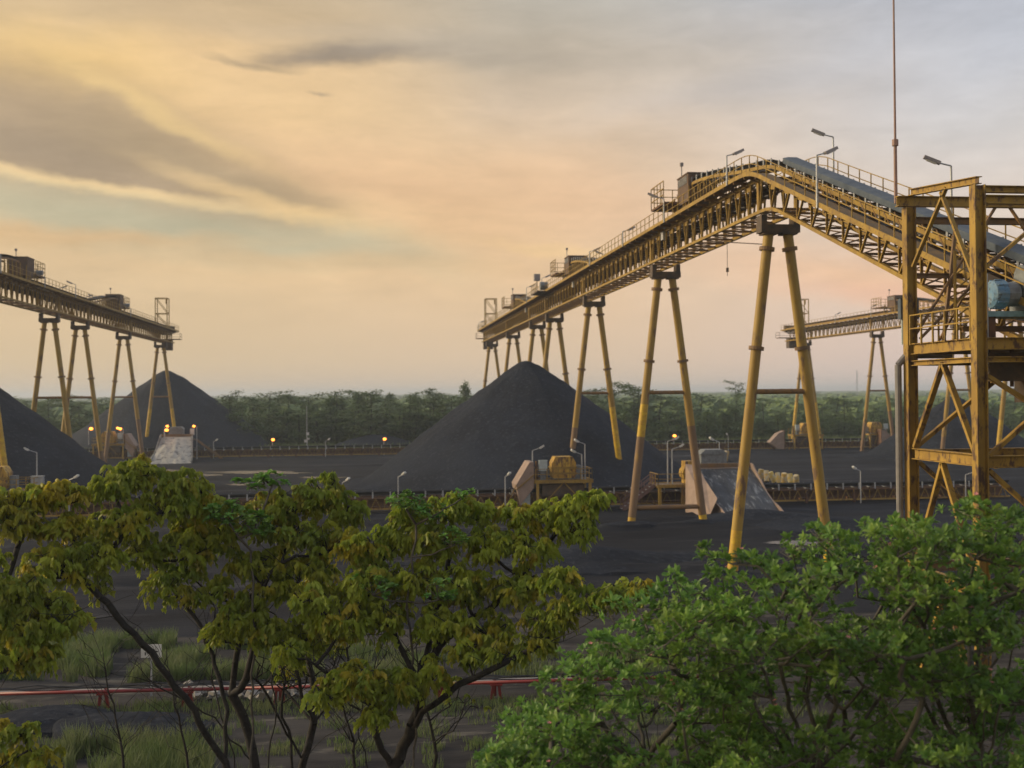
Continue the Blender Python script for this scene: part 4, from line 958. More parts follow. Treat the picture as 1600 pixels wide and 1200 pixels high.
# ------------------------------------------------------------------ far tree line
def leafquad(mb, c_, s, nrm=None):
    n_ = Vector((R.gauss(0, 1), R.gauss(0, 1), R.gauss(.6, 1))).normalized() if nrm is None else nrm
    a = n_.orthogonal().normalized(); a = Quaternion(n_, R.uniform(0, 6.28)) @ a; b = n_.cross(a)
    o = len(mb.v); mb.v += [tuple(c_ + a * s), tuple(c_ + b * s * .6), tuple(c_ - a * s), tuple(c_ - b * s * .6)]; mb.f.append((o, o + 1, o + 2, o + 3))
def far_tree(kind, seed):
    R2 = random.Random(seed); tr = MB(); cr = MB(); H = 11
    if kind == 'layer':
        tr.tube((0, 0, -.5), (0, 0, 6), .14, .09, 6); tr.tube((0, 0, 6), (R2.uniform(-.4, .4), 0, H), .09, .03, 5)
        for k in range(15):
            z = 2.6 + (H - 2.8) * (k / 14) ** .9; a = R2.uniform(0, 6.28); L = R2.uniform(2.2, 4.4) * (1.1 - .55 * k / 14)
            e = Vector((math.cos(a) * L, math.sin(a) * L, z + R2.uniform(.1, .9))); tr.tube((0, 0, z), e, .04, .015, 4, caps=False)
            for j in range(95):
                u = R2.random() ** .6; w_ = (1 - abs(u - .65)) * 1.25
                p = Vector((0, 0, z)).lerp(e, u * 1.1) + Vector((R2.gauss(0, .55) * w_, R2.gauss(0, .55) * w_, R2.gauss(.1, .18))); leafquad(cr, p, R2.uniform(.14, .30), Vector((R2.gauss(0, .4), R2.gauss(0, .4), 1)).normalized())
    else:
        tr.tube((0, 0, -.5), (.1, 0, H * .55), .3, .16, 7)
        for k in range(26):
            a = R2.uniform(0, 6.28); z = R2.uniform(.30, 1.0) * H; rr = math.sin(min(1, max(.08, (1.05 - z / H) * 1.3)) * 1.57) * R2.uniform(.3, 1) * 2.9
            c_ = Vector((math.cos(a) * rr, math.sin(a) * rr, z)); tr.tube((0, 0, z * .6), c_, .04, .015, 4, caps=False); q = R2.uniform(.6, 1.15)
            for j in range(60): leafquad(cr, c_ + Vector((R2.gauss(0, .5), R2.gauss(0, .5), R2.gauss(0, .4))) * q, R2.uniform(.14, .30))
    if kind != 'layer' or True:
        for k in range(30):
            a = R2.uniform(0, 6.28); rr = R2.uniform(.5, 2.6); c_ = Vector((math.cos(a) * rr, math.sin(a) * rr, R2.uniform(.4, 6.2)))
            for j in range(26): leafquad(cr, c_ + Vector((R2.gauss(0, .6), R2.gauss(0, .6), R2.gauss(0, .45))), R2.uniform(.16, .34))
    return tr.mesh('trunk', 'bark'), cr.mesh('crown', 'leafT')
FT = [far_tree('layer', s) for s in range(1, 6)] + [far_tree('round', s) for s in range(6, 9)]
def place_far(px, ytop, wy, k, label, wid=1.0):
    x = XY(px, wy); D = x * FWD.x + wy * FWD.y; h = 11.4 + (622 - .0085 * px - ytop) * D / FPX
    t = thing('layered_tree' if k < 5 else 'round_crowned_tree', label, 'tree', (x, wy, 0), R.uniform(0, 6.28), 'trees in the belt beyond the far conveyor')
    s = h / 11; t.scale = (s * wid, s * wid, s); link('trunk', FT[k][0], t); link('crown', FT[k][1], t)
ZL_ = [(0, 'behind the nearest legs of the left gallery'), (110, 'between the two left coal piles'), (230, 'hidden close to the left far coal pile'), (385, 'right of the left far coal pile'), (440, 'left of the tall utility pole'), (482, 'just right of the tall utility pole'), (530, 'left of the middle of the tree belt'),
       (575, 'above the low coal heap with the glowing lamp'), (625, 'right of the glowing lamp by the low heap'), (680, 'under the round-crowned tallest tree'), (740, 'touching the left flank of the central pile'), (900, 'right of the central pile between the third trestle legs'), (975, 'left of the second trestle'), (1030, 'between the legs of the second trestle'),
       (1080, 'between the second and the nearest trestle'), (1150, 'between the legs of the nearest trestle'), (1250, 'right of the nearest trestle'), (1330, 'beside the distant gallery trestle'), (1400, 'seen left of the far tower column'), (1450, 'seen between the tower columns'), (1540, 'seen right of the near tower column')]
def zlab(px, kind):
    return kind + ' ' + [z for a, z in ZL_ if px >= a][-1] if px >= 0 else kind
def knd(k, front=False): return ('low bushy front-row tree' if front else 'flat layered dark tree' if k < 5 else 'rounded dark tree')
place_far(728, 600, 262, 5, 'round-crowned tree standing tallest against the sky left of the central pile', .75)
place_far(672, 609, 262, 0, 'layered tree with a topmost tuft left of the round-crowned tree', .9)
place_far(360, 616, 256, 1, 'layered tree rising just right of the left far coal pile')
place_far(960, 601, 262, 2, 'tree with ragged top between the legs of the third trestle')
place_far(990, 604, 270, 4, 'tree top right beside the leg of the second trestle')
place_far(1150, 600, 275, 3, 'tree poking above the crossbar of the nearest trestle', .8)
place_far(640, 618, 256, 3, 'flat layered tree standing forward of the belt near the glowing lamp'); place_far(560, 613, 262, 4, 'broad layered tree whose crown tops the middle of the tree belt', 1.15)
for i, px in enumerate(range(330, 760, 15)):
    k = R.choice((0, 1, 2, 3, 4, 0, 1, 2, 5, 6)); place_far(px + R.uniform(-8, 8), R.uniform(614, 634), R.uniform(258, 300), k, zlab(px, knd(k)), R.uniform(1.3, 2.0) if k < 5 else 1.2)
for i, px in enumerate(range(345, 760, 26)): place_far(px + R.uniform(-8, 8), R.uniform(638, 660), R.uniform(248, 262), R.randrange(8), zlab(px, knd(0, True)), R.uniform(1.7, 2.4))
for px in range(20, 230, 21): place_far(px + R.uniform(-8, 8), R.uniform(622, 640), R.uniform(262, 300), R.randrange(5), zlab(px, knd(0)), R.uniform(1.3, 1.9))
for px in range(905, 1640, 21):
    y = R.uniform(606, 630) if px < 1100 else R.uniform(622, 645)
    place_far(px + R.uniform(-8, 8), y, R.uniform(258, 300), R.randrange(5), zlab(px, knd(0)), R.uniform(1.4, 2.1))
for px in range(950, 1640, 30): place_far(px + R.uniform(-8, 8), R.uniform(645, 660), R.uniform(250, 258), R.randrange(8), zlab(px, knd(0, True)), R.uniform(1.7, 2.4))
far = {}
for o in bpy.data.objects:
    if o.get('group') == 'trees in the belt beyond the far conveyor': far.setdefault(o['label'], []).append(o)
for l, os_ in far.items():
    if len(os_) > 1:
        os_.sort(key=lambda o: math.atan2(o.location.x, o.location.y))
        for i, o in enumerate(os_): o['label'] = ('leftmost', 'second', 'third', 'fourth', 'fifth', 'sixth', 'seventh', 'eighth', 'ninth')[min(i, 8)] + ' ' + l if i < len(os_) - 1 else 'rightmost ' + l
# distant woods: clumps on the plain out to the horizon
mb = MB(); rr = random.Random(5)
for k in range(15000):
    D = 310 * (22 ** (rr.random() ** .9)); px = rr.uniform(-250, 1850); d = CR @ Vector(((px - 800) / FPX, 0, -1)); x = d.x / d.dot(FWD) * D; y = d.y / d.dot(FWD) * D
    if fbm(x * .004, y * .004, 1, 4) < -.10 and D < 2200: continue
    s = rr.uniform(2.2, 4.0) * (1 + D / 900); h = rr.uniform(5, 9.5) * min(1.5, (1 + D / 9000))
    nn = 7 if D > 900 else 9
    for ring, (fr, fz) in enumerate(((1.0, .25), (.95, .6), (.55, .92))):
        for i in range(nn):
            a = 6.283 * i / nn + ring; q = fr * s * rr.uniform(.75, 1.2); mb.v.append((x + math.cos(a) * q, y + math.sin(a) * q, h * fz * rr.uniform(.85, 1.12) - .7))
    mb.v.append((x, y, h - .7)); o = len(mb.v) - 1 - 3 * nn
    for r_ in range(2):
        for i in range(nn): mb.f.append((o + r_ * nn + i, o + r_ * nn + (i + 1) % nn, o + (r_ + 1) * nn + (i + 1) % nn, o + (r_ + 1) * nn + i))
    for i in range(nn): mb.f.append((o + 2 * nn + i, o + 2 * nn + (i + 1) % nn, o + 3 * nn)); mb.f.append((o + i, o + (i + 1) % nn, o + 3 * nn)) if False else None
mb.obj('distant_woods', 'leafF', kind='stuff')
def hill(x, y): return -3 + 24 * max(0, fbm(x * .0011 + 4, y * .0014, 1, 4)) * min(1, max(0, (y - 4200) / 1200))
hm = MB(); nx, ny = 120, 26
for j in range(ny + 1):
    for i in range(nx + 1):
        x = -3600 + 8200 * i / nx; y = 4000 + 3600 * j / ny; hm.v.append((x, y, hill(x, y)))
for j in range(ny):
    for i in range(nx): a = j * (nx + 1) + i; hm.f.append((a, a + 1, a + nx + 2, a + nx + 1))
hm.obj('low_hills', 'leafF', kind='structure', smooth=True)
t = thing('radio_mast', 'faint lattice mast far away on the horizon left of the tower', 'mast', (*P(1339, 600, 1500).xy, 0))
mb = MB()
for s in ((-.8, -.5), (.8, -.5), (0, .9)): mb.tube((s[0] * 1.4, s[1] * 1.4, 0), (s[0] * .4, s[1] * .4, 38), .22, n=4)
for k in range(18): mb.beam((-.9 + k * .02, 0, k * 2.1), (.9 - k * .02, 0, k * 2.1 + 2), .2)
mb.obj('mast_frame', 'greym', t)
# ------------------------------------------------------------------ haze
hz = MB().box((0, 0, 17.5), (15600, 15600, 38.5)); ho = hz.obj('haze', 'water', kind='stuff')
hm_ = bpy.data.materials.new('air_haze'); hm_.use_nodes = True; nt = hm_.node_tree; nt.nodes.remove(nt.nodes['Principled BSDF'])
pv = nt.nodes.new('ShaderNodeVolumePrincipled'); pv.inputs['Color'].default_value = (.76, .85, .95, 1); pv.inputs['Density'].default_value = .00034; pv.inputs['Anisotropy'].default_value = .2
nt.links.new(pv.outputs[0], nt.nodes['Material Output'].inputs['Volume']); ho.data.materials[0] = hm_
# ------------------------------------------------------------------ foreground trees
def spray_mesh(seed, name, m, n_r=7, L=.15, drop=.15):
    """a compound leaf: uneven arching ribs with leaflets hanging from them"""
    r = random.Random(seed); mb = MB()
    for k in range(n_r):
        if r.random() < .12: continue
        a = 6.283 * k / n_r + r.uniform(-.5, .5); LL = L * r.uniform(.5, 1.35); dx, dy = math.cos(a), math.sin(a); px_, py_ = -dy, dx
        rise = r.uniform(-.02, .09); fall = r.uniform(.6, 1.5); prev = Vector((0, 0, -.03)); nj = 5
        for j in range(nj):
            u = (j + .6) / nj; rr_ = LL * math.sin(u * 1.5); z = rise * math.sin(u * 2.6) - LL * .95 * fall * u * u
            c_ = Vector((dx * rr_, dy * rr_, z)) + Vector((r.gauss(0, .006), r.gauss(0, .006), 0))
            o = len(mb.v); w = .005; mb.v += [tuple(prev + Vector((px_, py_, 0)) * w), tuple(prev - Vector((px_, py_, 0)) * w), tuple(c_)]; mb.f.append((o, o + 1, o + 2))
            prev = c_
            for s in (-1, 1):
                ln = drop * r.uniform(.5, 1.15); wd = .038 * r.uniform(.7, 1.2); sp_ = r.uniform(.05, .42)
                tip = c_ + Vector((px_ * s * sp_ * ln + dx * .03, py_ * s * sp_ * ln + dy * .03, -ln * (1.1 - sp_ * .5))); mid = c_.lerp(tip, .5) + Vector((0, 0, .012)); sd = Vector((dx + r.gauss(0, .3), dy + r.gauss(0, .3), r.gauss(-.2, .2))) * wd
                o = len(mb.v); mb.v += [tuple(c_), tuple(mid + sd), tuple(tip), tuple(mid - sd)]; mb.f += [(o, o + 1, o + 2), (o, o + 2, o + 3)]
    return mb.mesh(name, m)
def rosette_mesh(seed, name, m, n=9, L=.15, w=.032):
    r = random.Random(seed); mb = MB()
    for k in range(n):
        a = 6.283 * k / n * 2.4 + r.uniform(-.3, .3); el = r.uniform(-.15, 1.1); d = Vector((math.cos(a) * math.cos(el), math.sin(a) * math.cos(el), math.sin(el))); ll = L * r.uniform(.7, 1.2)
        sd = d.cross(Vector((0, 0, 1))).normalized() * w * r.uniform(.8, 1.2); up = sd.cross(d).normalized()
        b0 = d * .015; m1 = d * ll * .35 + up * .012; m2 = d * ll * .75 + up * .008; tip = d * ll - Vector((0, 0, .25 * ll * (1 - math.sin(el))))
        o = len(mb.v); mb.v += [tuple(b0), tuple(m1 + sd), tuple(m2 + sd * .9), tuple(tip), tuple(m2 - sd * .9), tuple(m1 - sd), tuple(m1 - up * .012), tuple(m2 - up * .012)]
        mb.f += [(o, o + 1, o + 6), (o + 1, o + 2, o + 7, o + 6), (o + 2, o + 3, o + 7), (o, o + 6, o + 5), (o + 5, o + 6, o + 7, o + 4), (o + 7, o + 3, o + 4)]
    return mb.mesh(name, m)
def blossom_mesh():
    mb = MB()
    for k in range(5):
        a = 6.283 * k / 5; d = Vector((math.cos(a), math.sin(a), .35)); s = Vector((-math.sin(a), math.cos(a), 0)) * .022
        o = len(mb.v); mb.v += [(0, 0, 0), tuple(d * .035 + s), tuple(d * .06), tuple(d * .035 - s)]; mb.f.append((o, o + 1, o + 2, o + 3))
    return mb.mesh('blossom', 'petal')
class Tree:
    def __init__(s, name, label, base, bark):
        s.root = thing(name, label, 'tree', (base.x, base.y, 0)); s.base = Vector((base.x, base.y, 0)); s.n = [(Vector((0, 0, -.2)), -1)]; s.bark = bark; s.tips = []; s.major = set(); s.lay = name in ('olive_leaved_tree', 'yellowing_tree', 'slender_tree')
    def near(s, p, only_major=False, bias=.0):
        best, bi = 1e9, 0
        for i, (q, _) in enumerate(s.n):
            if only_major and i not in s.major: continue
            d = (q - p).length + max(0, q.z - p.z) * 1.5 + bias * 0
            if d < best: best, bi = d, i
        return bi
    def path(s, i0, pts, major=False, wob=.0):
        i = i0
        for p in pts:
            q = s.n[i][0]; L = (p - q).length; k = max(1, round(L / .35))
            for j in range(1, k + 1):
                u = j / k; c_ = q.lerp(p, u)
                if wob: c_ = c_ + Vector((R.gauss(0, wob), R.gauss(0, wob), R.gauss(0, wob))) * (.0 if j == k else 1)
                s.n.append((c_, i)); i = len(s.n) - 1
                if major: s.major.add(i)
        return i
    def limb(s, pix, first=False):
        pts = [P(*p) - s.base for p in pix]
        if first: i0 = 0
        else: i0 = s.near(pts[0], only_major=bool(s.major)); 
        if not first and pts[0].z < 0: i0 = 0
        s.path(i0, pts, True, .035)
    def pad(s, px, py, D, rx, ry, n, lay=1.0):
        c_ = P(px + R.uniform(-8, 8), py + R.uniform(-10, 10) + (8 if s.lay else 0), D) - s.base; sx = rx * D / FPX * (.88 if s.lay else 1); sz = ry * D / FPX * (1.15 if s.lay else 1)
        b = c_ - Vector((0, 0, sz * .6)); i0 = s.near(b); q = s.n[i0][0]; mid = q.lerp(b, .5) + Vector((0, 0, -.12 * (b - q).length + .05)); 
        i = s.path(i0, [mid, b], wob=.02); loc_ = [i]; 
        for k in range(max(3, n // 5)):
            a = R.uniform(0, 6.28); e = c_ + Vector((math.cos(a) * sx * .7, math.sin(a) * max(sx, .5) * .7, R.uniform(-.3, .6) * sz)); loc_.append(s.path(i, [e], wob=.015)); 
        cand = [j for j in range(i - 1, len(s.n))]
        for k in range(n):
            a = R.uniform(0, 6.28); r_ = math.sqrt(R.random()); h = math.sqrt(max(0, 1 - r_ * r_))
            zz = h * R.uniform(-.9, 1.0); p = c_ + Vector((math.cos(a) * r_ * sx, math.sin(a) * r_ * max(sx, .45) * lay, zz * sz))
            j = min(cand, key=lambda t: (s.n[t][0] - p).length_squared); s.n.append((p - Vector((0, 0, .06)), j)); s.tips.append((p, len(s.n) - 1))
    def dead(s, n, z0, z1):
        src = [i for i in s.major if z0 < s.n[i][0].z < z1] or list(s.major)
        for _ in range(n):
            i = R.choice(src); q = s.n[i][0]; a = R.uniform(0, 6.28); L = R.uniform(.3, .8); e = Vector((math.cos(a), math.sin(a) * .6, R.uniform(.0, 1.1))).normalized()
            p1 = q + e * L * .5; p2 = p1 + (e + Vector((R.gauss(0, .35), R.gauss(0, .35), R.gauss(.15, .35)))) * L * .5
            j = s.path(i, [p1, p2], wob=.03)
            for _k in range(2): s.path(j if _k else s.n[j][1], [p2 + Vector((R.gauss(0, .3), R.gauss(0, .2), R.uniform(.0, .4)))], wob=.02)
    def build(s, leaves, kind, sc=(.65, 1.35), exact=298, rmax=.135, tipr=.0062, blossoms=0, upright=False, pw=2.2):
        n = len(s.n); acc = [0.0] * n; ch = [0] * n
        for q, p in s.n:
            if p >= 0: ch[p] += 1
        for i in range(n - 1, 0, -1):
            if acc[i] == 0: acc[i] = tipr ** pw
            acc[s.n[i][1]] += acc[i]
        rd = [min(rmax, a ** (1 / pw)) for a in acc]
        tr, lm, tw = MB(), MB(), MB()
        for i in range(1, n):
            p = s.n[i][1]; r1 = rd[i]; r0 = min(rd[p], r1 * 1.25)
            (tr if r1 > .055 else lm if r1 > .016 else tw).tube(s.n[p][0], s.n[i][0], max(r0, tipr), max(r1, tipr * .8), 9 if r1 > .055 else 6 if r1 > .016 else 3, caps=False)
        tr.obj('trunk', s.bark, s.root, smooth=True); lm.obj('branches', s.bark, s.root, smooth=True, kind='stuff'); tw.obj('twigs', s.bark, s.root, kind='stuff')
        tips = sorted(s.tips, key=lambda t: (t[0] + s.base - CAM).length + R.gauss(0, .6))
        rest = MB(); srcs = [( [v.co.copy() for v in me.vertices], [tuple(p.vertices) for p in me.polygons]) for me in leaves]
        mats = {}
        for k, (p, _) in enumerate(tips):
            sc_ = R.uniform(*sc); rz = R.uniform(0, 6.28); tx, ty = (R.gauss(0, .25), R.gauss(0, .25)) if not upright else (R.gauss(0, .45), R.gauss(0, .45)); j = R.randrange(len(leaves))
            if k < exact: link(kind, leaves[j], s.root, p, (tx, ty, rz), sc_)
            else:
                mm = Matrix.Translation(p) @ Matrix.Rotation(ty, 4, 'Y') @ Matrix.Rotation(tx, 4, 'X') @ Matrix.Rotation(rz, 4, 'Z') @ Matrix.Scale(sc_, 4)
                vs, fs = srcs[j]; key = leaves[j].materials[0].name; q = mats.setdefault(key, (MB(), leaves[j].materials[0]))[0]; q.add([mm @ v for v in vs], fs)
        for q, m_ in mats.values(): q.obj('foliage', m_, s.root, kind='stuff')
        if blossoms:
            bm_m = blossom_mesh()
            for k in range(blossoms): p, _ = tips[R.randrange(min(len(tips), 500))]; link('blossom', bm_m, s.root, p + Vector((R.gauss(0, .05), R.gauss(0, .05), .12)), (R.uniform(-.5, .5), R.uniform(-.5, .5), R.uniform(0, 6)), .6)
SA = [spray_mesh(i, 'leaf_spray', 'leafA') for i in range(6)] + [spray_mesh(9, 'leaf_spray', 'leafB')]
SB = [spray_mesh(i + 20, 'leaf_spray', 'leafB') for i in range(2)] + [spray_mesh(31, 'leaf_spray', 'leafA')]
SC = [rosette_mesh(i + 40, 'leaf_cluster', 'leafC', 9, .16, .045) for i in range(2)]
SS = [rosette_mesh(i + 60, 'leaf_cluster', 'leafS') for i in range(4)]
def scatter_pads(tree, pads, dens=1.0):
    for (px, py, D, rx, ry, n) in pads: tree.pad(px, py, D, rx, ry, max(3, int(n * 1.85 * dens)))
# tree A: left forked tree
b = G(352, 1200, 0); base = P(372, 1200, 27.5)
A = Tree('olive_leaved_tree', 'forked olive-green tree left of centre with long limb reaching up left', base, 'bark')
A.limb([(372, 1290, 27.5), (352, 1190, 27.4), (330, 1160, 27.3), (290, 1090, 27.0), (222, 1006, 26.6), (182, 962, 26.4), (140, 915, 26.2), (100, 880, 26)], True)
A.limb([(352, 1190, 27.4), (356, 1110, 27.6), (335, 1040, 27.8), (318, 985, 28.0), (270, 920, 28.2), (228, 860, 28.3)])
A.limb([(372, 1290, 27.5), (366, 1180, 27.8), (345, 1120, 28.1), (330, 1060, 28.4), (342, 990, 28.8), (325, 930, 29), (300, 880, 29.2)])
A.limb([(330, 1010, 28), (300, 950, 28.6), (262, 900, 28.9), (240, 830, 29.2)])
scatter_pads(A, [(90, 862, 26, 52, 30, 26), (150, 850, 26.4, 48, 26, 20), (190, 800, 26.8, 40, 26, 16), (180, 742, 27.4, 40, 24, 24), (225, 738, 27.8, 42, 22, 26), (285, 742, 28, 48, 24, 30), (330, 775, 28.2, 34, 20, 16),
                 (250, 785, 27.6, 50, 24, 24), (150, 900, 26.6, 34, 20, 8), (215, 848, 27.4, 44, 26, 16), (290, 850, 28, 44, 28, 22), (165, 815, 27.8, 40, 20, 12), (100, 820, 26.6, 40, 22, 14), (250, 900, 27.8, 40, 22, 10), (120, 945, 26, 26, 14, 4), (310, 810, 28.4, 40, 20, 14)])
A.dead(34, 4, 8)
A.build(SA, 'leaf_spray', rmax=.10, tipr=.0052)
# tree B: second trunk with tall thin crown
base = P(400, 1200, 28.6)
B = Tree('olive_leaved_tree', 'dark trunked olive tree in the middle of the left group', base, 'bark')
B.limb([(412, 1290, 28.6), (398, 1195, 28.6), (380, 1120, 28.7), (362, 1085, 28.7), (372, 1010, 28.8), (378, 950, 28.9), (430, 890, 29.2), (455, 830, 29.6), (470, 790, 29.8)], True)
B.limb([(362, 1085, 28.7), (385, 1060, 28.4), (400, 1000, 28.2), (395, 930, 28.0), (440, 880, 28), (520, 830, 28)])
B.limb([(412, 1290, 28.6), (420, 1180, 28.9), (432, 1110, 29.2), (425, 1050, 29.5), (448, 980, 29.8), (468, 930, 30)])
B.limb([(398, 1195, 28.6), (350, 1140, 28.0), (300, 1100, 27.6), (250, 1075, 27.3), (215, 1040, 27)])
B.limb([(380, 1120, 28.7), (395, 1090, 28.9), (440, 1030, 29.4), (470, 960, 29.8)])
scatter_pads(B, [(460, 772, 29, 46, 24, 26), (505, 760, 29.2, 40, 28, 26), (540, 790, 29.4, 34, 24, 18), (410, 790, 29, 44, 24, 22), (360, 830, 28.6, 42, 24, 18), (440, 830, 28.6, 52, 28, 28), (520, 840, 28.6, 48, 32, 28), (300, 870, 28.4, 40, 26, 10),
                 (395, 870, 28.4, 46, 24, 18), (470, 880, 28.2, 46, 26, 20), (370, 960, 27.8, 40, 24, 18), (420, 975, 27.8, 44, 26, 22), (470, 985, 28, 44, 28, 20), (345, 985, 27.6, 26, 24, 12), (510, 920, 28.6, 40, 30, 18), (330, 905, 28.2, 40, 24, 12), (415, 920, 28.2, 40, 24, 14), (580, 860, 29, 36, 30, 16)])
B.dead(30, 4, 7.5)
B.build(SA, 'leaf_spray')
# tree C: the main right hand one
base = P(610, 1200, 26.5)
C_ = Tree('olive_leaved_tree', 'broad olive tree with twisting dark trunks at the picture centre', base, 'bark')
C_.limb([(625, 1290, 26.5), (612, 1200, 26.5), (640, 1150, 26.4), (655, 1110, 26.3), (655, 1065, 26.2), (685, 1010, 26.4), (740, 965, 26.8), (800, 925, 27.2), (830, 880, 27.4), (860, 845, 27.6), (895, 800, 27.8)], True)
C_.limb([(612, 1200, 26.5), (588, 1150, 26.2), (600, 1110, 26), (550, 1075, 25.9), (515, 1055, 25.8), (480, 1030, 25.6), (440, 1000, 25.4)])
C_.limb([(640, 1150, 26.4), (660, 1112, 26.0), (700, 1085, 25.6), (760, 1050, 25.2), (830, 1015, 25), (890, 990, 24.8), (940, 960, 24.6)])
C_.limb([(655, 1065, 26.2), (630, 1020, 26.4), (600, 960, 26.8), (590, 900, 27.2), (570, 850, 27.6)])
C_.limb([(655, 1065, 26.2), (672, 1000, 26.8), (690, 940, 27.2), (700, 880, 27.6), (705, 810, 27.8)])
C_.limb([(590, 1290, 26.7), (572, 1190, 26.7), (560, 1130, 26.7), (566, 1090, 26.8), (590, 1040, 26.9), (620, 990, 27)])
C_.limb([(588, 1150, 26.2), (575, 1120, 26.6), (545, 1100, 26.8), (520, 1060, 27), (530, 1000, 27.2)])
scatter_pads(C_, [(640, 790, 27.4, 36, 20, 16), (700, 785, 27.6, 36, 22, 18), (745, 790, 27.8, 30, 20, 14), (812, 790, 27.6, 36, 26, 18), (860, 795, 27.4, 36, 26, 20), (910, 775, 27.6, 32, 18, 16), (900, 815, 27.4, 34, 30, 16), (930, 762, 27.7, 18, 10, 6),
                  (610, 840, 27.2, 40, 26, 18), (680, 840, 27.2, 46, 28, 26), (760, 840, 27.2, 46, 28, 26), (830, 850, 27, 44, 26, 20), (640, 890, 26.8, 50, 30, 28), (720, 900, 26.8, 50, 30, 28), (800, 900, 26.6, 50, 28, 24), (570, 900, 26.6, 46, 30, 24),
                  (540, 960, 26.2, 44, 30, 22), (610, 960, 26.4, 46, 30, 22), (690, 965, 26.2, 46, 30, 24), (770, 960, 26, 46, 26, 22), (850, 960, 25.6, 44, 24, 20), (900, 935, 25.4, 46, 20, 18), (960, 918, 25, 40, 18, 18), (1000, 912, 25, 20, 14, 8), (870, 905, 25.8, 40, 20, 12),
                  (560, 1055, 25.2, 44, 26, 26), (620, 1050, 25.4, 44, 28, 26), (520, 1080, 25.2, 30, 18, 12), (600, 1095, 25.2, 30, 16, 10), (730, 1010, 25.6, 34, 22, 10), (680, 1030, 25.6, 30, 22, 10), (790, 1000, 25.4, 34, 18, 10), (480, 930, 26, 36, 22, 12), (455, 1015, 25.8, 30, 18, 9), (650, 1075, 25.4, 30, 18, 8), (840, 1000, 25.2, 34, 16, 9), (560, 830, 27, 40, 22, 16)])
C_.dead(44, 3.6, 7)
C_.build(SA, 'leaf_spray')
# thin tree between
base = P(470, 1210, 30)
Dt = Tree('slender_tree', 'slender mostly bare tree between the two larger trunks', base, 'bark')
Dt.limb([(468, 1290, 30), (474, 1190, 30), (490, 1130, 30.1), (488, 1060, 30.3), (478, 1000, 30.5), (486, 940, 30.8)], True)
Dt.limb([(490, 1130, 30.1), (520, 1090, 30.4), (545, 1040, 30.8)]); Dt.limb([(474, 1190, 30), (440, 1130, 29.6), (420, 1090, 29.3), (400, 1060, 29)]); Dt.limb([(490, 1130, 30.1), (455, 1090, 30.6), (440, 1050, 31)])
scatter_pads(Dt, [(486, 915, 31, 34, 26, 12), (545, 1000, 31, 26, 18, 4), (450, 1040, 31, 24, 14, 3), (510, 870, 31, 34, 24, 14)])
Dt.limb([(468, 1290, 30), (455, 1180, 29.8), (440, 1120, 29.6), (446, 1060, 29.5), (430, 1010, 29.4)])
Dt.limb([(490, 1130, 30.1), (470, 1080, 29.6), (455, 1020, 29.2), (430, 960, 29)]); Dt.limb([(474, 1190, 30), (510, 1150, 30.3), (560, 1120, 30.6)])
Dt.dead(36, 3.5, 7)
Dt.build(SA, 'leaf_spray', rmax=.10, tipr=.012)
# climbing patches of broad bright leaves
V1 = Tree('climbing_vine', 'patch of glossy broad green leaves tangled in the middle olive tree', P(395, 1200, 27.2), 'bark2')
V1.limb([(395, 1290, 27.2), (392, 1100, 27.4), (398, 980, 27.6), (392, 860, 27.8)], True)
for a in [(355, 800, 27.8, 34, 20, 26), (395, 815, 27.8, 36, 22, 30), (430, 745, 28.6, 22, 14, 14), (390, 760, 28.6, 24, 12, 10)]: V1.pad(*a)
V1.build(SC, 'leaf_cluster', (.9, 1.4), rmax=.03)
V2 = Tree('climbing_vine', 'bright green creeper leaves over the top of the broad olive tree', P(640, 1200, 26), 'bark2')
V2.limb([(640, 1290, 26), (650, 1100, 26.2), (636, 940, 26.4), (650, 820, 26.8)], True)
for a in [(640, 790, 26.6, 40, 16, 26), (680, 800, 26.6, 30, 18, 18), (700, 835, 26.4, 24, 16, 12), (590, 920, 25.9, 34, 24, 18), (680, 930, 25.9, 30, 22, 14), (730, 775, 27, 16, 10, 8)]: V2.pad(*a)
V2.build(SC, 'leaf_cluster', (.7, 1.1), rmax=.03)
# tree at far left: yellowing top and lower olive branches
base = P(-60, 1200, 25)
E = Tree('yellowing_tree', 'yellowing tree leaning in from the left picture edge', base, 'bark')
E.limb([(-60, 1290, 25), (-50, 1150, 25), (-20, 1050, 25.2), (0, 960, 25.6), (20, 880, 26), (40, 820, 26.4), (70, 780, 26.6)], True)
E.limb([(-20, 1050, 25.2), (20, 1010, 25), (70, 985, 24.8), (160, 960, 24.6)]); E.limb([(-50, 1150, 25), (-10, 1090, 24.6), (40, 1010, 24.4)])
scatter_pads(E, [(20, 775, 26.4, 44, 20, 20), (70, 762, 26.6, 44, 20, 20), (120, 775, 26.8, 30, 16, 10), (30, 815, 26.2, 44, 22, 16), (80, 805, 26.4, 34, 18, 10), (-20, 790, 26, 30, 26, 10)])
tips_top = len(E.tips)
E.build(SB, 'leaf_spray', rmax=.12)
E2 = Tree('olive_leaved_tree', 'shaded dark olive foliage hanging at the left edge above the grass', P(-90, 1200, 24), 'bark')
E2.limb([(-90, 1290, 24), (-80, 1150, 24), (-30, 1060, 24), (10, 1000, 24.2), (50, 950, 24.4)], True); E2.limb([(-30, 1060, 24), (30, 1045, 23.8), (70, 1000, 23.8), (110, 960, 23.8)])
E2.limb([(-80, 1150, 24), (-30, 1130, 23.4), (20, 1110, 23.2)])
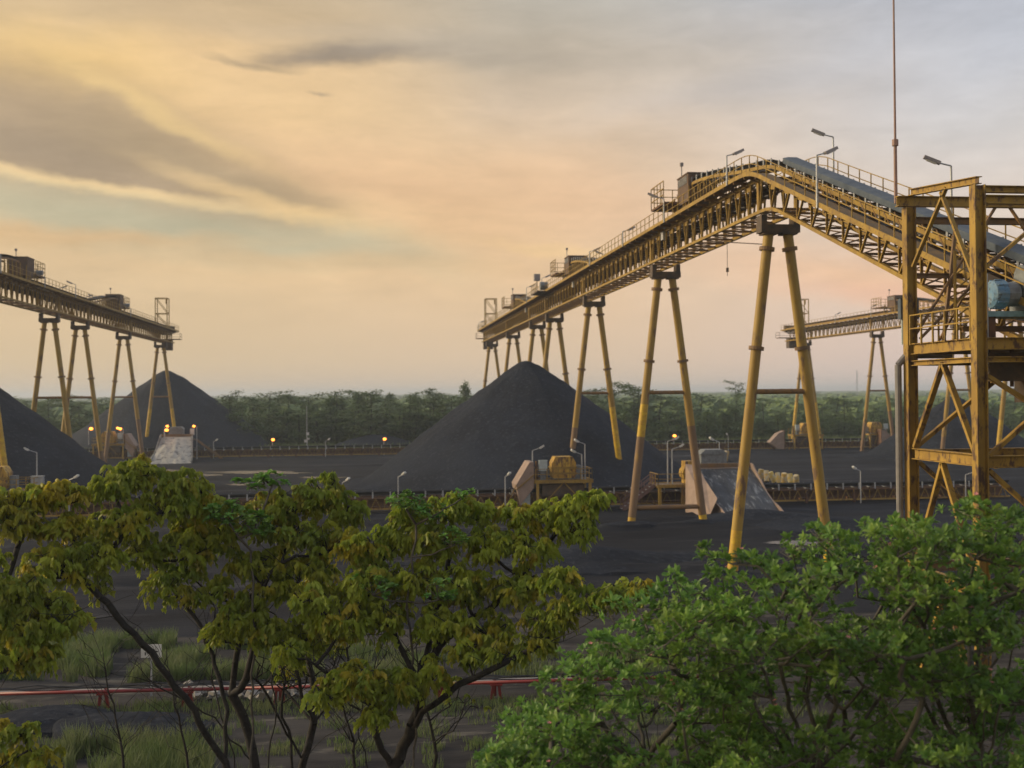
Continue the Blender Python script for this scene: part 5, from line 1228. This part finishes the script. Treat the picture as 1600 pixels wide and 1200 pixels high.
scatter_pads(E2, [(20, 915, 24, 50, 20, 22), (70, 925, 24.2, 46, 18, 20), (-10, 950, 23.8, 50, 26, 20), (50, 965, 23.8, 54, 26, 28), (100, 960, 24, 34, 18, 12), (20, 1000, 23.6, 46, 24, 22), (70, 1005, 23.8, 36, 18, 10), (-20, 860, 24, 40, 24, 12), (20, 1140, 23.2, 44, 16, 8), (60, 1180, 23.2, 40, 14, 6), (0, 1190, 23, 34, 14, 6)])
E2.dead(26, 3, 7)
E2.build(SA, 'leaf_spray')
# undergrowth saplings around the trunks, bare and dark
for k, (px, D, lab) in enumerate([(300, 31, 'bare twiggy sapling left of the forked trunk'), (560, 31.5, 'bare twiggy sapling between the slender tree and the broad one'), (690, 29, 'thin bare sapling right of the twisting trunks'), (200, 30, 'bare leaning sapling over the tall grass')]):
    s_ = Tree('bare_sapling', lab, P(px, 1200, D), 'bark')
    s_.limb([(px, 1290, D), (px - 8, 1180, D), (px - 20, 1120, D), (px - 34, 1060, D), (px - 40, 1010, D)], True)
    for j in range(24):
        y = R.uniform(1030, 1190); x = px - 8 - (1180 - y) * .2; e = R.choice((-1, 1)); s_.limb([(x, y, D), (x + e * R.uniform(15, 40), y - R.uniform(15, 50), D + R.uniform(-.8, .8)), (x + e * R.uniform(40, 80), y - R.uniform(50, 100), D + R.uniform(-1, 1))])
    for j in range(5 if k in (1, 2) else 0): s_.pad(px + R.uniform(-80, 60), R.uniform(980, 1120), D + R.uniform(-.6, .6), 16, 10, 2)
    s_.build(SA, 'leaf_spray', (.4, .8), rmax=.045, tipr=.008)
# ------------------------------------------------------------------ flowering shrubs at right
def edge(px):
    pts = [(760, 1180), (860, 1070), (900, 1010), (960, 950), (1010, 925), (1060, 905), (1100, 900), (1150, 920), (1200, 890), (1250, 850), (1290, 830), (1350, 845), (1400, 820), (1480, 812), (1560, 800), (1640, 800)]
    for (a, b), (c_, d) in zip(pts, pts[1:]):
        if a <= px <= c_: return 14 + b + (d - b) * (px - a) / (c_ - a)
    return 1200
shrubs = [('flowering shrub tree filling the lower right beside the broad olive tree', 1010, 17.5, 780, 1190), ('large flowering green tree in front of the big trestle foot', 1270, 17, 1090, 1450), ('flowering green tree hiding the tower feet at the right edge', 1530, 16.5, 1370, 1640)]
for si, (lab, bx, D, xa, xb) in enumerate(shrubs):
    t = Tree('flowering_tree', lab, P(bx, 1260, D), 'bark2')
    t.limb([(bx, 1300, D), (bx - 10, 1230, D), (bx + 5, 1170, D), (bx - 15, 1080, D), (bx, 1000, D)], True)
    for k in range(7):
        u = (k + .5) / 7; ex = xa + (xb - xa) * u; t.limb([(bx, 1230 - R.uniform(0, 60), D), ((bx + ex) / 2, 1130, D + R.uniform(-.8, .8)), (ex, max(edge(ex) + 60, 1000 + R.uniform(-60, 60)), D + R.uniform(-1.4, 1.4))])
    n = 0; tries = 0
    while n < 135 and tries < 900:
        tries += 1; px = R.uniform(xa, xb); py = R.uniform(edge(px) + 20, 1215)
        w_ = .62 if py > 1090 and R.random() < .42 else 1
        if w_ < 1: continue
        if fbm(px * .011 + 3, py * .014, si, 3) < -.16: continue
        t.pad(px, py, D + R.uniform(-2.2, 2.2), R.uniform(30, 52), R.uniform(20, 34), R.randrange(7, 12)); n += 1
    for k in range(9):
        px = xa + (xb - xa) * (k + R.random()) / 9; t.pad(px, edge(px) + R.uniform(4, 20), D + R.uniform(-1.5, 1.5), 34, 22, 9)
    if si == 1:
        for a in [(1110, 868, 17, 22, 12, 8), (1155, 880, 17, 30, 12, 10), (1185, 875, 17, 20, 12, 8), (1130, 905, 17, 20, 10, 6), (1285, 835, 17, 16, 16, 8), (1370, 830, 17, 22, 16, 8)]: t.pad(*a)
    for k in range(16):
        px = R.uniform(xa, xb); t.pad(px, edge(px) - R.uniform(4, 26), D + R.uniform(-1.5, 1.5), 12, 12, 3)
    t.build(SS, 'leaf_cluster', (.55, 1.2), rmax=.11, tipr=.0035, blossoms=12, upright=True)
